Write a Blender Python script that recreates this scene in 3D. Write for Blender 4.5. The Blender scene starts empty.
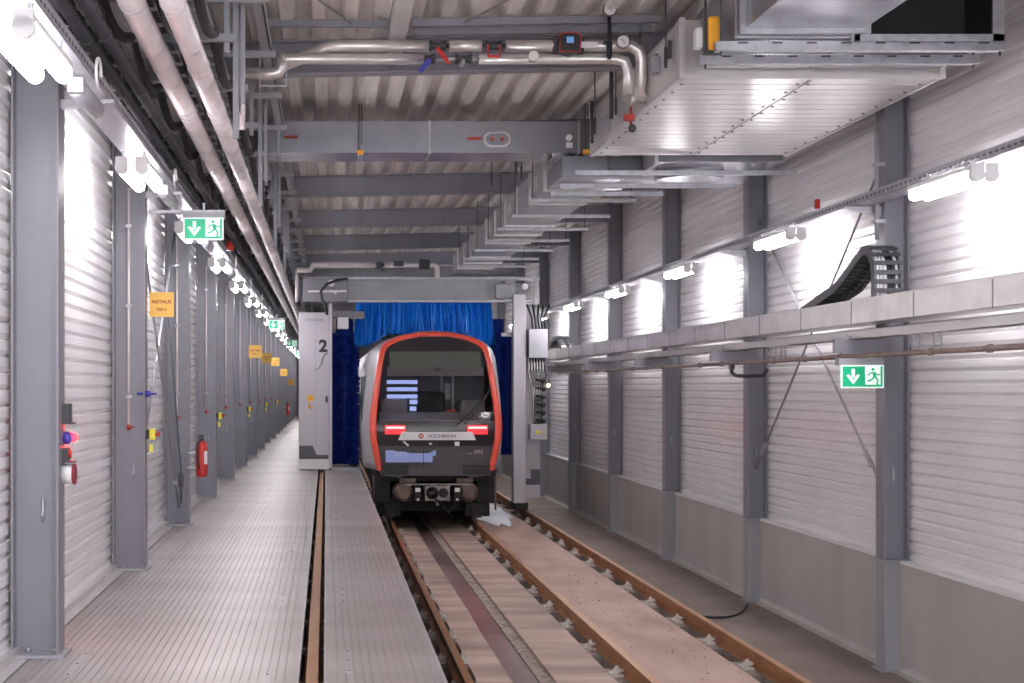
import bpy, bmesh, math, random
from mathutils import Vector, Matrix
random.seed(7)
SC = bpy.context.scene
COL = SC.collection
H = 2.53                      # eye height above the track slab; z = H + dz
PI = math.pi

# ------------------------------------------------------------------ materials
def mat(name, col, rough=0.5, metal=0.0, noise=None, nscale=6.0, bump=0.0, bscale=40.0, emis=None, estr=0.0, stretch=None, alpha=None, trans=0.0, spec=None, coat=0.0):
    m = bpy.data.materials.new(name); m.use_nodes = True
    nt = m.node_tree; b = nt.nodes['Principled BSDF']
    b.inputs['Base Color'].default_value = (*col, 1)
    b.inputs['Roughness'].default_value = rough
    b.inputs['Metallic'].default_value = metal
    if spec is not None: b.inputs['Specular IOR Level'].default_value = spec
    if coat: b.inputs['Coat Weight'].default_value = coat
    if trans: b.inputs['Transmission Weight'].default_value = trans
    if alpha is not None: b.inputs['Alpha'].default_value = alpha
    if emis is not None:
        b.inputs['Emission Color'].default_value = (*emis, 1)
        b.inputs['Emission Strength'].default_value = estr
    if noise is not None or bump:
        tc = nt.nodes.new('ShaderNodeTexCoord'); mp = nt.nodes.new('ShaderNodeMapping')
        nt.links.new(tc.outputs['Object'], mp.inputs[0])
        if stretch: mp.inputs['Scale'].default_value = stretch
    if noise is not None:
        n = nt.nodes.new('ShaderNodeTexNoise'); n.inputs['Scale'].default_value = nscale
        n.inputs['Detail'].default_value = 5
        nt.links.new(mp.outputs[0], n.inputs['Vector'])
        r = nt.nodes.new('ShaderNodeValToRGB')
        r.color_ramp.elements[0].position = 0.35; r.color_ramp.elements[1].position = 0.65
        r.color_ramp.elements[0].color = (*noise, 1); r.color_ramp.elements[1].color = (*col, 1)
        nt.links.new(n.outputs['Fac'], r.inputs[0]); nt.links.new(r.outputs[0], b.inputs['Base Color'])
    if bump:
        n2 = nt.nodes.new('ShaderNodeTexNoise'); n2.inputs['Scale'].default_value = bscale
        nt.links.new(mp.outputs[0], n2.inputs['Vector'])
        bp = nt.nodes.new('ShaderNodeBump'); bp.inputs['Strength'].default_value = bump; bp.inputs['Distance'].default_value = 0.01
        nt.links.new(n2.outputs['Fac'], bp.inputs['Height']); nt.links.new(bp.outputs[0], b.inputs['Normal'])
    return m

M = {}
M['wall'] = mat('white_ribbed_cladding', (.86,.84,.86), .27, .05, (.81,.79,.81), 1.5)
M['plinth'] = mat('grey_plinth_paint', (.44,.42,.405), .6, 0, (.38,.36,.345), 1.6, stretch=(1,1,.4))
M['paint'] = mat('grey_steel_paint', (.255,.25,.285), .42, .1, (.23,.225,.258), 2.0)
M['paint_light'] = mat('light_grey_steel_paint', (.36,.36,.39), .4, .1, (.32,.32,.35), 3.0)
M['galv'] = mat('galvanised_steel', (.46,.46,.49), .38, .55, (.36,.36,.39), 14.0)
M['stainless'] = mat('brushed_stainless', (.72,.69,.67), .33, .65, (.60,.57,.56), 4.0)
M['roof'] = mat('galvanised_roof_sheet', (.84,.79,.75), .42, .15, (.62,.58,.55), 2.2, stretch=(3,.25,1))
M['deck'] = mat('aluminium_walkway', (.49,.455,.445), .37, .33, (.36,.325,.315), 1.0, stretch=(.3,1.4,1))
M['deckrim'] = mat('aluminium_rim', (.5,.48,.48), .4, .4)
M['slab'] = mat('tan_track_concrete', (.48,.335,.28), .62, 0, (.35,.225,.18), 1.3, .25, 30, stretch=(1.6,.6,1))
M['slab_light'] = mat('pale_track_concrete', (.54,.40,.335), .6, 0, (.27,.19,.16), 1.5, .25, 30, stretch=(.35,1.3,1))
M['slab_grey'] = mat('grey_brown_concrete', (.25,.195,.175), .7, 0, (.19,.145,.13), 1.3, .2, 30)
M['wet'] = mat('dark_wet_channel', (.07,.045,.05), .3, 0, (.27,.185,.18), .8, .2, 30, stretch=(.6,.7,1))
M['gravel'] = mat('crumbly_kerb', (.40,.32,.275), .85, 0, (.20,.155,.135), 7, .6, 40)
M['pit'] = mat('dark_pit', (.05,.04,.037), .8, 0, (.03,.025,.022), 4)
M['rust'] = mat('rusty_rail', (.36,.165,.065), .5, .35, (.24,.10,.045), 8, stretch=(1,.4,1))
M['railtop'] = mat('worn_rail_head', (.50,.28,.15), .38, .5, (.42,.21,.10), 8, stretch=(1,.3,1))
M['clip'] = mat('pale_clip', (.50,.46,.42), .6, .1, (.38,.33,.3), 20)
M['black'] = mat('black_rubber', (.018,.018,.021), .55)
M['dark'] = mat('dark_plastic', (.045,.045,.052), .45)
M['darkpipe'] = mat('dark_insulation', (.05,.047,.056), .55, 0, (.035,.033,.04), 6)
M['jacket'] = mat('pale_pipe_jacket', (.80,.74,.75), .3, .2, (.66,.58,.59), 3, stretch=(2,1,1))
M['white'] = mat('white_plastic', (.75,.74,.75), .4)
M['cream'] = mat('cream_panel', (.62,.60,.60), .35, .25, (.55,.53,.53), 2)
M['duct'] = mat('duct_sheet', (.39,.39,.43), .26, .65, (.32,.32,.365), 2.5)
M['ahu'] = mat('bright_unit_panel', (.68,.655,.64), .28, .55, (.62,.59,.57), 2.5)
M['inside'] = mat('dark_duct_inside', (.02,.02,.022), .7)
M['red'] = mat('red_enamel', (.55,.03,.02), .35)
M['orange'] = mat('orange_red_paint', (.92,.11,.07), .3, 0, coat=.4)
M['yellow'] = mat('yellow_sign', (.85,.50,.10), .5)
M['yelbox'] = mat('yellow_plastic', (.80,.72,.05), .4)
M['signred'] = mat('red_lettering', (.36,.03,.02), .6)
M['blue'] = mat('blue_plastic', (.05,.05,.35), .4)
M['green'] = mat('green_sign', (.0,.42,.20), .4, emis=(.0,.50,.22), estr=.12)
M['signwhite'] = mat('backlit_white', (.8,.85,.82), .4, emis=(.85,1,.93), estr=.2)
M['lamp'] = mat('lit_diffuser', (.9,.9,.9), .4, emis=(1,.975,1), estr=19)
M['redlamp'] = mat('red_signal_lens', (.6,.02,.02), .3, emis=(1,.0005,.001), estr=110)
M['tail'] = mat('tail_light_lens', (.7,.05,.05), .3, emis=(1,.05,.05), estr=7)
M['taildim'] = mat('dim_tail_lens_halo', (.6,.02,.03), .3, emis=(1,.01,.02), estr=.45)
M['warm'] = mat('warm_lamp', (.9,.6,.3), .3, emis=(1,.6,.2), estr=6)
M['brush'] = mat('blue_bristles', (.0,.33,1.0), .4, 0, (.0,.20,.95), 5, stretch=(4,4,.6))
M['navy'] = mat('navy_bristles', (.012,.06,.45), .6, 0, (.006,.03,.28), 5, stretch=(1,1,5))
M['silver'] = mat('silver_train_body', (.55,.54,.56), .32, .4)
M['tblack'] = mat('gloss_black_mask', (.035,.033,.038), .18, 0)
M['tgrey'] = mat('dark_grey_train_front', (.095,.085,.095), .35, 0)
M['display'] = mat('unlit_destination_display', (.10,.11,.095), .3)
M['glass'] = mat('windscreen_glass', (.02,.02,.024), .04, 0, alpha=.28)
M['lavender'] = mat('painted_blue_reflection', (.30,.38,.78), .3)
M['cabin'] = mat('cab_interior', (.26,.25,.27), .6)
M['seatcloth'] = mat('black_seat', (.012,.012,.014), .7)
M['brown'] = mat('brown_dirty_rubber', (.16,.105,.085), .6, 0, (.09,.06,.05), 8)
M['grime'] = mat('dirty_underframe', (.022,.018,.017), .6, .2, (.012,.01,.01), 5)
M['steel'] = mat('bare_machined_steel', (.22,.205,.19), .4, .8, (.12,.11,.10), 10)
M['foam'] = mat('white_foam_residue', (.85,.87,.92), .4, 0, (.70,.72,.78), 9)
M['tower'] = mat('pale_gantry_panel', (.50,.475,.51), .38, .1, (.47,.445,.48), 1.0)
M['ink'] = mat('dark_ink', (.03,.03,.04), .5)
M['darkpanel'] = mat('dark_grey_panel', (.10,.10,.115), .5)
M['amber'] = mat('amber_plastic', (.85,.38,.02), .4)

M['pedestal'] = mat('grey_plinth_pedestal', (.30,.30,.32), .55)
# ------------------------------------------------------------------ mesh builder
class MB:
    def __init__(s): s.v=[]; s.f=[]; s.sm=[]; s.mi=[]; s.cur=0
    def add(s, vs, fs, smooth=False):
        o=len(s.v); s.v += [tuple(v) for v in vs]
        for f in fs: s.f.append([i+o for i in f]); s.sm.append(smooth); s.mi.append(s.cur)
        return s
    def mat(s,i): s.cur=i; return s
    def box(s,x0,x1,y0,y1,z0,z1):
        vs=[(x,y,z) for x in (x0,x1) for y in (y0,y1) for z in (z0,z1)]
        return s.add(vs,[(0,1,3,2),(4,6,7,5),(0,4,5,1),(2,3,7,6),(0,2,6,4),(1,5,7,3)])
    def boxc(s,c,d): return s.box(c[0]-d[0]/2,c[0]+d[0]/2,c[1]-d[1]/2,c[1]+d[1]/2,c[2]-d[2]/2,c[2]+d[2]/2)
    def bar(s,p,q,w,h=None):      # rectangular bar between two points
        h=h or w; p=Vector(p); q=Vector(q); d=(q-p).normalized()
        up=Vector((0,0,1)) if abs(d.z)<.95 else Vector((0,1,0))
        a=d.cross(up).normalized()*w/2; b=a.cross(d).normalized()*h/2
        vs=[e+sa*a+sb*b for e in (p,q) for sa,sb in((-1,-1),(1,-1),(1,1),(-1,1))]
        return s.add(vs,[(0,1,2,3),(7,6,5,4),(0,4,5,1),(1,5,6,2),(2,6,7,3),(3,7,4,0)])
    def tube(s,pts,r,n=10,caps=True):
        pts=[Vector(p) for p in pts]; k=len(pts); rs=r if isinstance(r,(list,tuple)) else [r]*k
        d0=(pts[1]-pts[0]).normalized(); up=Vector((0,0,1)) if abs(d0.z)<.9 else Vector((1,0,0))
        a=d0.cross(up).normalized(); vs=[]
        for i,p in enumerate(pts):
            d=((pts[min(i+1,k-1)]-p).normalized()+(p-pts[max(i-1,0)]).normalized())
            d=d.normalized() if d.length>1e-6 else d0
            a=(a-d*a.dot(d)).normalized(); b=d.cross(a)
            for j in range(n):
                t=2*PI*j/n; vs.append(p+rs[i]*(math.cos(t)*a+math.sin(t)*b))
        fs=[(i*n+j,i*n+(j+1)%n,(i+1)*n+(j+1)%n,(i+1)*n+j) for i in range(k-1) for j in range(n)]
        s.add(vs,fs,True)
        if caps:
            o=len(s.v)-k*n
            s.f.append([o+j for j in range(n)][::-1]); s.sm.append(False); s.mi.append(s.cur)
            s.f.append([o+(k-1)*n+j for j in range(n)]); s.sm.append(False); s.mi.append(s.cur)
        return s
    def prism(s,poly,axis,a,b):   # poly in the two other axes; a..b along axis
        n=len(poly)
        def mk(u,v,w):
            return {'x':(w,u,v),'y':(u,w,v),'z':(u,v,w)}[axis]
        vs=[mk(u,v,a) for u,v in poly]+[mk(u,v,b) for u,v in poly]
        return s.add(vs,[list(range(n)),list(range(n,2*n))[::-1]]+[(i,i+n,(i+1)%n+n,(i+1)%n) for i in range(n)])
    def sheet(s,prof,y0,y1,seg=1):      # open profile (x,z) extruded along y
        n=len(prof); vs=[]; 
        for k in range(seg+1):
            y=y0+(y1-y0)*k/seg; vs+=[(x,y,z) for x,z in prof]
        return s.add(vs,[(k*n+i,k*n+i+1,(k+1)*n+i+1,(k+1)*n+i) for k in range(seg) for i in range(n-1)])
    def loft(s,loops,cap0=True,cap1=True,smooth=False):
        n=len(loops[0]); vs=[p for l in loops for p in l]
        fs=[(k*n+i,k*n+(i+1)%n,(k+1)*n+(i+1)%n,(k+1)*n+i) for k in range(len(loops)-1) for i in range(n)]
        s.add(vs,fs,smooth); o=len(s.v)-len(vs)
        if cap0: s.f.append([o+i for i in range(n)]); s.sm.append(False); s.mi.append(s.cur)
        if cap1: s.f.append([o+len(vs)-n+i for i in range(n)][::-1]); s.sm.append(False); s.mi.append(s.cur)
        return s
    def sphere(s,c,r,sc=(1,1,1),n=12,m=8):
        vs=[(c[0],c[1],c[2]-r*sc[2])]
        for i in range(1,m):
            t=-PI/2+PI*i/m
            for j in range(n):
                p=2*PI*j/n; vs.append((c[0]+r*sc[0]*math.cos(t)*math.cos(p),c[1]+r*sc[1]*math.cos(t)*math.sin(p),c[2]+r*sc[2]*math.sin(t)))
        vs.append((c[0],c[1],c[2]+r*sc[2])); L=len(vs)-1
        fs=[(0,1+(j+1)%n,1+j) for j in range(n)]
        fs+=[(1+i*n+j,1+i*n+(j+1)%n,1+(i+1)*n+(j+1)%n,1+(i+1)*n+j) for i in range(m-2) for j in range(n)]
        fs+=[(L,1+(m-2)*n+j,1+(m-2)*n+(j+1)%n) for j in range(n)]
        return s.add(vs,fs,True)
    def ring(s,c,R,r,axis='y',n=20,k=8,a0=0,a1=2*PI):
        pts=[]
        for i in range(n+1):
            t=a0+(a1-a0)*i/n; u,v=R*math.cos(t),R*math.sin(t)
            pts.append({'y':(c[0]+u,c[1],c[2]+v),'x':(c[0],c[1]+u,c[2]+v),'z':(c[0]+u,c[1]+v,c[2])}[axis])
        return s.tube(pts,r,k,caps=True)

def setp(o,label=None,cat=None,group=None,kind=None):
    if label: o['label']=label
    if cat: o['category']=cat
    if group: o['group']=group
    if kind: o['kind']=kind
    return o
def build(name, mb, m, parent=None, label=None, bev=0, origin=None):
    me=bpy.data.meshes.new(name)
    if origin is None:
        if parent is not None: origin=Vector(parent['_o'])
        else:
            xs=[v[0] for v in mb.v]; ys=[v[1] for v in mb.v]; zs=[v[2] for v in mb.v]
            origin=Vector(((min(xs)+max(xs))/2,(min(ys)+max(ys))/2,min(zs)))
    origin=Vector(origin)
    me.from_pydata([Vector(v)-origin for v in mb.v],[],mb.f)
    ms=m if isinstance(m,(list,tuple)) else [m]
    for x in ms: me.materials.append(M[x] if isinstance(x,str) else x)
    for i,p in enumerate(me.polygons): p.use_smooth=mb.sm[i]; p.material_index=mb.mi[i]
    bm=bmesh.new(); bm.from_mesh(me); bmesh.ops.recalc_face_normals(bm,faces=bm.faces); bm.to_mesh(me); bm.free()
    o=bpy.data.objects.new(name,me); COL.objects.link(o)
    if parent is not None:
        o.parent=parent; o['_o']=tuple(origin)
        o.location = origin-Vector(parent['_o'])
    else: o.location=origin; o['_o']=tuple(origin)
    if label: o['label']=label
    if bev:
        b=o.modifiers.new('bevel','BEVEL'); b.width=bev; b.segments=2; b.limit_method='ANGLE'; b.angle_limit=.7
    return o
def thing(name,label,cat,loc,group=None):
    o=bpy.data.objects.new(name,None); COL.objects.link(o); o.location=loc; o['_o']=tuple(loc)
    o.empty_display_size=.1
    return setp(o,label,cat,group)
def solo(name,mb,m,label,cat,group=None,bev=0): return setp(build(name,mb,m,bev=bev),label,cat,group)
def struct(name,mb,m,bev=0): return setp(build(name,mb,m,bev=bev,origin=(0,0,0)),kind='structure')
def dup(o,dloc,label=None,group=None,parent=None):
    c=o.copy(); COL.objects.link(c)
    if parent is None: c.location=o.location+Vector(dloc)
    else: c.parent=parent
    if label: c['label']=label
    if group: c['group']=group
    for ch in list(o.children): dup(ch,None,parent=c)
    return c
def text_mesh(mb,txt,cx,cz,y,h,facing='-y',bold=False,depth=.004):
    cu=bpy.data.curves.new('t','FONT'); cu.body=txt; cu.size=1; cu.extrude=0; cu.align_x='CENTER'
    if bold: cu.offset=.03 if len(txt)>1 else .045
    ob=bpy.data.objects.new('t',cu); COL.objects.link(ob)
    dg=bpy.context.evaluated_depsgraph_get(); me=bpy.data.meshes.new_from_object(ob.evaluated_get(dg))
    zs=[v.co.y for v in me.vertices]; xs=[v.co.x for v in me.vertices]; sc=h/(max(zs)-min(zs)); mz=(max(zs)+min(zs))/2; mx=(max(xs)+min(xs))/2
    mb.add([(cx+(v.co.x-mx)*sc,y,cz+(v.co.y-mz)*sc) for v in me.vertices],[list(p.vertices) for p in me.polygons])
    bpy.data.objects.remove(ob); bpy.data.meshes.remove(me); bpy.data.curves.remove(cu)
    return mb
ORD=['first','second','third','fourth','fifth','sixth','seventh','eighth','ninth','tenth','eleventh','twelfth','thirteenth','fourteenth','fifteenth','sixteenth','seventeenth','eighteenth','nineteenth','twentieth','twenty-first','twenty-second','twenty-third','twenty-fourth','twenty-fifth','twenty-sixth']
def arc(c,r,a0,a1,n,fn): return [fn(c[0]+r*math.cos(a0+(a1-a0)*i/n),c[1]+r*math.sin(a0+(a1-a0)*i/n)) for i in range(n+1)]

YB,YE=-1.5,92.0          # hall from behind the camera to the far end
CY=[8.5+4*k for k in range(21)]   # column axes

# ------------------------------------------------------------------ shell
def ribs(x,z0,z1,sgn):
    p=[];z=z0
    while z<z1-.001:
        p+=[(x,z),(x,z+.056),(x+sgn*.020,z+.066),(x+sgn*.020,z+.074),(x,z+.099)]; z+=.1
    p.append((x,z1)); return p
DZ=.91
struct('wall_left',MB().sheet(ribs(-1.905,DZ+.04,5.62,-1),YB,YE).box(-2.07,-1.94,YB,YE,DZ,5.7),'wall')
struct('wall_right',MB().sheet(ribs(5.16,.99,5.82,1),YB,YE).box(5.20,5.3,YB,YE,.9,5.9),'wall')
struct('wall_far',MB().box(-2,5.3,YE,YE+.1,0,5.9),'wall')
struct('trim_1',MB().box(5.07,5.3,YB,YE,-.1,.99).prism([(4.99,-.1),(5.07,-.1),(5.07,.08),(5.05,.03),(4.99,.015)],'y',YB,YE),'plinth')
struct('trim_2',MB().box(5.055,5.17,YB,YE,.975,1.0),'white')
struct('trim_3',MB().box(-1.90,-1.85,YB,YE,DZ-.15,DZ+.05).box(-1.85,-1.775,YB,YE,DZ-.1,DZ+.0),'cream')
# roof sheet: trapezoidal ribs running along the hall
def rz(x): return 5.60+.02*(x+.67)
p=[];x=-2.0
while x<5.3:
    p+=[(x,rz(x)),(x+.10,rz(x)),(x+.13,rz(x)+.09),(x+.24,rz(x)+.09)]; x+=.27
p.append((5.35,rz(5.3)))
struct('ceiling',MB().sheet(p,YB,YE).add([(-2.1,YB,5.75),(5.4,YB,5.95),(5.4,YE,5.95),(-2.1,YE,5.75)],[(0,1,2,3)]),'roof')
# floor zones
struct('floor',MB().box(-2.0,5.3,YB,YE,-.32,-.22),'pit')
struct('trim_4',MB().box(1.98,2.50,YB,YE,-.22,0).box(1.30,1.60,YB,YE,-.22,-.0),'slab_light')
struct('trim_5',MB().box(1.60,1.84,YB,YE,-.22,-.022),'wet')
struct('trim_6',MB().box(1.84,1.875,YB,YE,-.22,-.006).box(1.875,1.98,YB,YE,-.22,-.03),'gravel')
struct('trim_7',MB().box(2.78,3.72,YB,YE,-.22,.0),'slab')
struct('trim_8',MB().box(4.0,5.07,YB,YE,-.22,.015),'slab_grey')
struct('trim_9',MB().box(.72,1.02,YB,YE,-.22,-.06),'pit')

# walkway decks: grooved extruded aluminium planks
def deckprof(x0,x1):
    p=[(x0,DZ-.045),(x0,DZ)];x=x0+.07
    while x<x1-.07:
        p+=[(x,DZ),(x+.002,DZ-.005),(x+.010,DZ-.005),(x+.012,DZ)]; x+=.0485
    p+=[(x1,DZ),(x1,DZ-.045)]; return p
for nm,x0,x1 in (('trim_10',-1.76,-.150),('trim_11',-.012,.665)):
    struct(nm,MB().sheet(deckprof(x0,x1),YB,YE if x0<-1 else 27.4),'deck')
struct('trim_12',MB().box(-.165,-.150,YB,YE,DZ-.06,DZ+.002).box(-.012,.003,YB,YE,DZ-.06,DZ+.002).box(.645,.667,YB,27.4,DZ-.14,DZ+.002),'deckrim')
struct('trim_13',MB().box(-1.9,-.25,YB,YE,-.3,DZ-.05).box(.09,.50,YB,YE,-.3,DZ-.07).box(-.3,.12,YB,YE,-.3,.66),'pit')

# cover plates and screws on the walkway
cp=None
for i,(x,y) in enumerate([(-.33,7.6),(-.33,10.6),(-.34,14.2),(.13,10.9),(.13,13.8),(.13,8.3),(.13,17.5),(-.33,18.0),(-1.45,8.2),(.42,19.5)]):
    if cp is None:
        mb=MB().box(x-.024,x+.024,y-.35,y+.35,DZ-.001,DZ+.004)
        cp=thing('cover_plate','','cover plate',(x,y,DZ),'narrow cover plates in the walkway')
        build('plate',mb,'deckrim',cp)
        for yy in(-.3,0,.3): build('screw',MB().tube([(x,y+yy,DZ+.003),(x,y+yy,DZ+.008)],.007,8),'darkpanel',cp)
        c=cp; bx=(x,y)
    else: c=dup(cp,(x-bx[0],y-bx[1],0))
    c['label']='narrow aluminium cover plate in the '+('left' if x<-.1 else 'right')+' walkway, '+{0:'first',1:'second',2:'third',3:'second',4:'third',5:'first',6:'fourth',7:'fourth',8:'near the left wall',9:'at the far edge'}[i]+' from the camera'

# ------------------------------------------------------------------ rails
def railmb(x,top,y0,y1):
    h=[(-.034,0),(-.036,-.012),(-.033,-.035),(-.010,-.048),(-.009,-.115),(-.062,-.132),(-.062,-.142)]
    prof=[(x+a,top+b) for a,b in h]+[(x-a,top+b) for a,b in h[::-1]]
    m=MB(); m.loft([[(a,y,b) for a,b in prof] for y in(y0,y1)])
    for i,f in enumerate(m.f):
        if all(abs(m.v[j][2]-top)<.002 for j in f): m.mi[i]=1
    return m
RX=(1.158,2.658,3.888)
for x,top,lab in((RX[0],.15,'brown steel running rail beside the walkway edge, left wheel rail under the train'),
             (RX[1],.15,'brown steel running rail in the middle, right wheel rail under the train'),
             (RX[2],.15,'brown steel rail nearest the right wall, leading to the right foot of the wash gantry'),
             (-.08,.875,'orange-brown narrow rail sunk in the slot of the grey walkway')):
    solo('rail',railmb(x,top,YB,60),['rust','railtop'],lab,'rail')
struct('trim_14',MB().box(-.075-.07,-.08+.07,YB,YE,.66,.725),'pit')
# rail fasteners
def fastener(x,y,zb,w=.16):
    r=thing('rail_fastener','','rail fastener',(x,y,zb))
    build('base_plate',MB().box(x-w,x+w,y-.09,y+.09,zb-.03,zb+.012),'clip',r,bev=.004)
    for s in(-1,1):
        b=MB().prism([(x+s*.045,zb+.03),(x+s*.10,zb+.012),(x+s*w*.95,zb+.012),(x+s*.11,zb+.05),(x+s*.05,zb+.045)],'y',y-.035,y+.035)
        c=build('clip',b,'clip',r)
        build('bolt',MB().tube([(x+s*.10,y,zb+.03),(x+s*.10,y,zb+.075)],.016,6).tube([(x+s*.10,y,zb+.04),(x+s*.10,y,zb+.055)],.027,6),'clip',c)
    return r
F0=None
for ri,(x,nm) in enumerate([(RX[1],'middle running rail'),(RX[2],'rail nearest the right wall'),(RX[0],'running rail beside the walkway')]):
    n={0:14,1:16,2:13}[ri]
    for k in range(n):
        y=8.6+1.25*k+ri*.3
        if F0 is None: F0=fastener(x,y,.008); base=(x,y); c=F0
        else: c=dup(F0,(x-base[0],y-base[1],0))
        c['label']='pale bolted clip holding the '+nm+', '+ORD[k]+' from the camera'
        c['group']='rail fasteners along the '+nm
S0=None
for k in range(17):
    y=7.2+1.1*k
    if S0 is None:
        S0=fastener(-.08,y,.735,.062); by=y; c=S0
    else: c=dup(S0,(0,y-by,0))
    c['label']='small pale clip on the walkway slot rail, '+ORD[k]+' from the camera'; c['group']='clips along the slot rail'
# rail seat blocks in the trough (concrete)
for x,a,b in((RX[1],-.158,.122),(RX[2],-.168,.112),(RX[0],-.13,.142)):
    m=MB().box(x-.035,x+.035,YB,YE,-.22,-.0)
    k=0
    while YB+1.25*k<YE-1:
        y=8.6+1.25*(k-7)+{RX[1]:0,RX[2]:.3,RX[0]:.6}[x]; k+=1
        if y<YB+.5 or y>YE-1: continue
        m.box(x+a,x+b,y-.30,y+.30,-.22,-.004)
    struct('trim_%d'%{RX[1]:15,RX[2]:16,RX[0]:17}[x],m,'slab_grey')
# dark arc drawn for the edge of the darker floor, and foam puddle
pts=[(4.02+.02*math.sin(i),0,0) for i in range(2)]
pts=[]
for i in range(19):
    t=i/18; pts.append((3.98+.86*t,15.4+.25*math.sin(t*PI)*-1+ .75*t**2.2,.03))
solo('hose',MB().tube(pts,.013,8),'black','thin dark curved line edging the darker floor between the right rail and the plinth','hose')
rng=random.Random(3)
fo=[]
for i in range(28):
    t=2*PI*i/28; r=1+.18*rng.uniform(-1,1)
    fo.append((3.24+.42*r*math.cos(t),28.6+3.0*r*math.sin(t)))
fl=[[(a,b,.001) for a,b in fo],[(3.24+(a-3.24)*.9,28.6+(b-28.6)*.9,.02) for a,b in fo]]
setp(build('foam_puddle',MB().loft(fl,smooth=True),'foam'),'white soapy foam puddle on the slab right of the train','puddle',kind='stuff')

rd=random.Random(11); m=MB()
for i in range(170):
    x=rd.choice((rd.uniform(2.85,3.7),rd.uniform(3.2,3.7),rd.uniform(4.1,4.9))); y=rd.uniform(10,19); r_=rd.uniform(.004,.012)
    m.sphere((x,y,.004+(.015 if x>4 else 0)),r_,(1,1.3,.6),5,4)
setp(build('loose_grit',m,'gravel'),'dark loose grit scattered over the slabs beside the right rail','grit',kind='stuff')
# ------------------------------------------------------------------ columns
def column(xf,s,y,z0,z1,d=.22):    # xf inner flange face, s=-1: body extends to -x
    m=MB()
    m.box(*sorted((xf,xf+s*.014)),y-.1,y+.1,z0,z1)
    m.box(*sorted((xf+s*(d-.014),xf+s*d)),y-.1,y+.1,z0,z1)
    m.box(*sorted((xf+s*.014,xf+s*(d-.014))),y-.006,y+.006,z0,z1)
    return m
Lc=Rc=None
for k,y in enumerate(CY):
    if k==0:
        Lc=thing('steel_column','','column',(-1.71,y,DZ),'grey columns along the left wall'); c=Lc
        build('shaft',column(-1.60,-1,y,DZ+.02,5.5,.285),'paint',Lc)
        b=MB().box(-1.895,-1.56,y-.14,y+.14,DZ,DZ+.022)
        build('base_plate',b,'paint_light',Lc,bev=.004)
        for sx in(-1.79,-1.63):
            for sy in(-.05,.05): build('anchor_bolt',MB().tube([(sx,y+sy,DZ+.02),(sx,y+sy,DZ+.05)],.014,6),'galv',Lc)
        b=MB().sphere((-1.71,y-.012,DZ+.88),.05,(.28,.3,1.5)).tube([(-1.71,y-.02,DZ+.85),(-1.71,y-.045,DZ+.85)],.008,6)
        build('earthing_lug',b,'galv',Lc)
        Rc=thing('steel_column','','column',(5.0,y,0),'grey columns along the right wall')
        build('shaft',column(4.93,1,y,1.0,5.75),'paint',Rc)
        build('pedestal',MB().box(4.935,5.10,y-.10,y+.12,0,.99).box(4.90,5.10,y-.12,y+.14,0,.03),'pedestal',Rc,bev=.01)
        build('base_plate',MB().box(4.90,5.16,y-.13,y+.13,.985,1.005),'paint_light',Rc,bev=.003)
        build('earthing_lug',MB().sphere((5.04,y-.012,1.75),.05,(.28,.3,1.5)),'galv',Rc)
        cr=Rc
    else:
        c=dup(Lc,(0,y-CY[0],0)); cr=dup(Rc,(0,y-CY[0],0)) if k<9 else None
    c['label']='grey steel column on the left wall, '+ORD[k]+' from the camera'
    if cr: cr['label']='grey steel column on a concrete plinth by the right wall, '+ORD[k]+' from the camera'
# roof beams
def ibeam(y,zb,h,w,x0,x1,dz=.0):
    m=MB(); f=lambda x,z:z+.02*(x+.67)
    for (a,b,c,d) in ((y-w/2,y+w/2,zb,zb+.014),(y-w/2,y+w/2,zb+h-.014,zb+h),(y-.005,y+.005,zb+.014,zb+h-.014)):
        vs=[(x,yy,f(x,z)) for x in(x0,x1) for yy in(a,b) for z in(c,d)]
        m.add(vs,[(0,1,3,2),(4,6,7,5),(0,4,5,1),(2,3,7,6),(0,2,6,4),(1,5,7,3)])
    return m
B0=None
for k,y in enumerate(CY[:12]):
    if B0 is None:
        B0=thing('roof_beam','','beam',(1.7,y,5.29),'grey roof beams across the hall'); c=B0
        build('beam',ibeam(y,5.29,.30,.16,-1.6,4.93),'paint',B0)
        for x in(-.8,.6,2.0,3.4): build('stiffener_plate',MB().box(x-.006,x+.006,y-.075,y-.005,5.33,5.58),'paint',B0)
    else: c=dup(B0,(0,y-CY[0],0))
    c['label']='grey steel roof beam spanning the hall, '+ORD[k]+' from the camera'

# ------------------------------------------------------------------ lamps
def batten(x,y,z,L,hb=.14):
    r=thing('batten_light','','light',(x,y,z))
    build('diffuser',MB().tube([(x,y+.02,z),(x,y+.04,z),(x,y+L-.05,z),(x,y+L-.025,z),(x,y+L-.01,z)],[.040,.046,.046,.038,.02],14),'lamp',r)
    build('housing',MB().box(x-.04,x+.04,y-.0,y+L,z+.035,z+.075),'white',r,bev=.008)
    build('end_cap',MB().tube([(x,y-.02,z),(x,y+.03,z)],.05,14).box(x-.045,x+.045,y-.02,y+.03,z,z+.08),'white',r)
    for q in(.12,L-.2): build('bracket',MB().box(x-.012,x+.012,y+q,y+q+.04,z+.07,z+hb),'galv',r)
    return r
L0=None
for k in range(-2,18):
    y=6.25+4*k
    for j,x in enumerate((-1.345,-1.49)):
        if L0 is None: L0=batten(x,y,H+1.60,1.0);c=L0;b0=(x,y)
        else: c=dup(L0,(x-b0[0],y-b0[1],0))
        side='inner' if j==0 else 'outer'
        c['group']='tube lights in pairs under the left tray'
        c['label']=(side+' tube light of the '+ORD[k]+' pair on the left from the camera') if k>=0 else side+' tube light under the left tray '+ORD[-k-1]+' behind the camera'
R0=None
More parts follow.
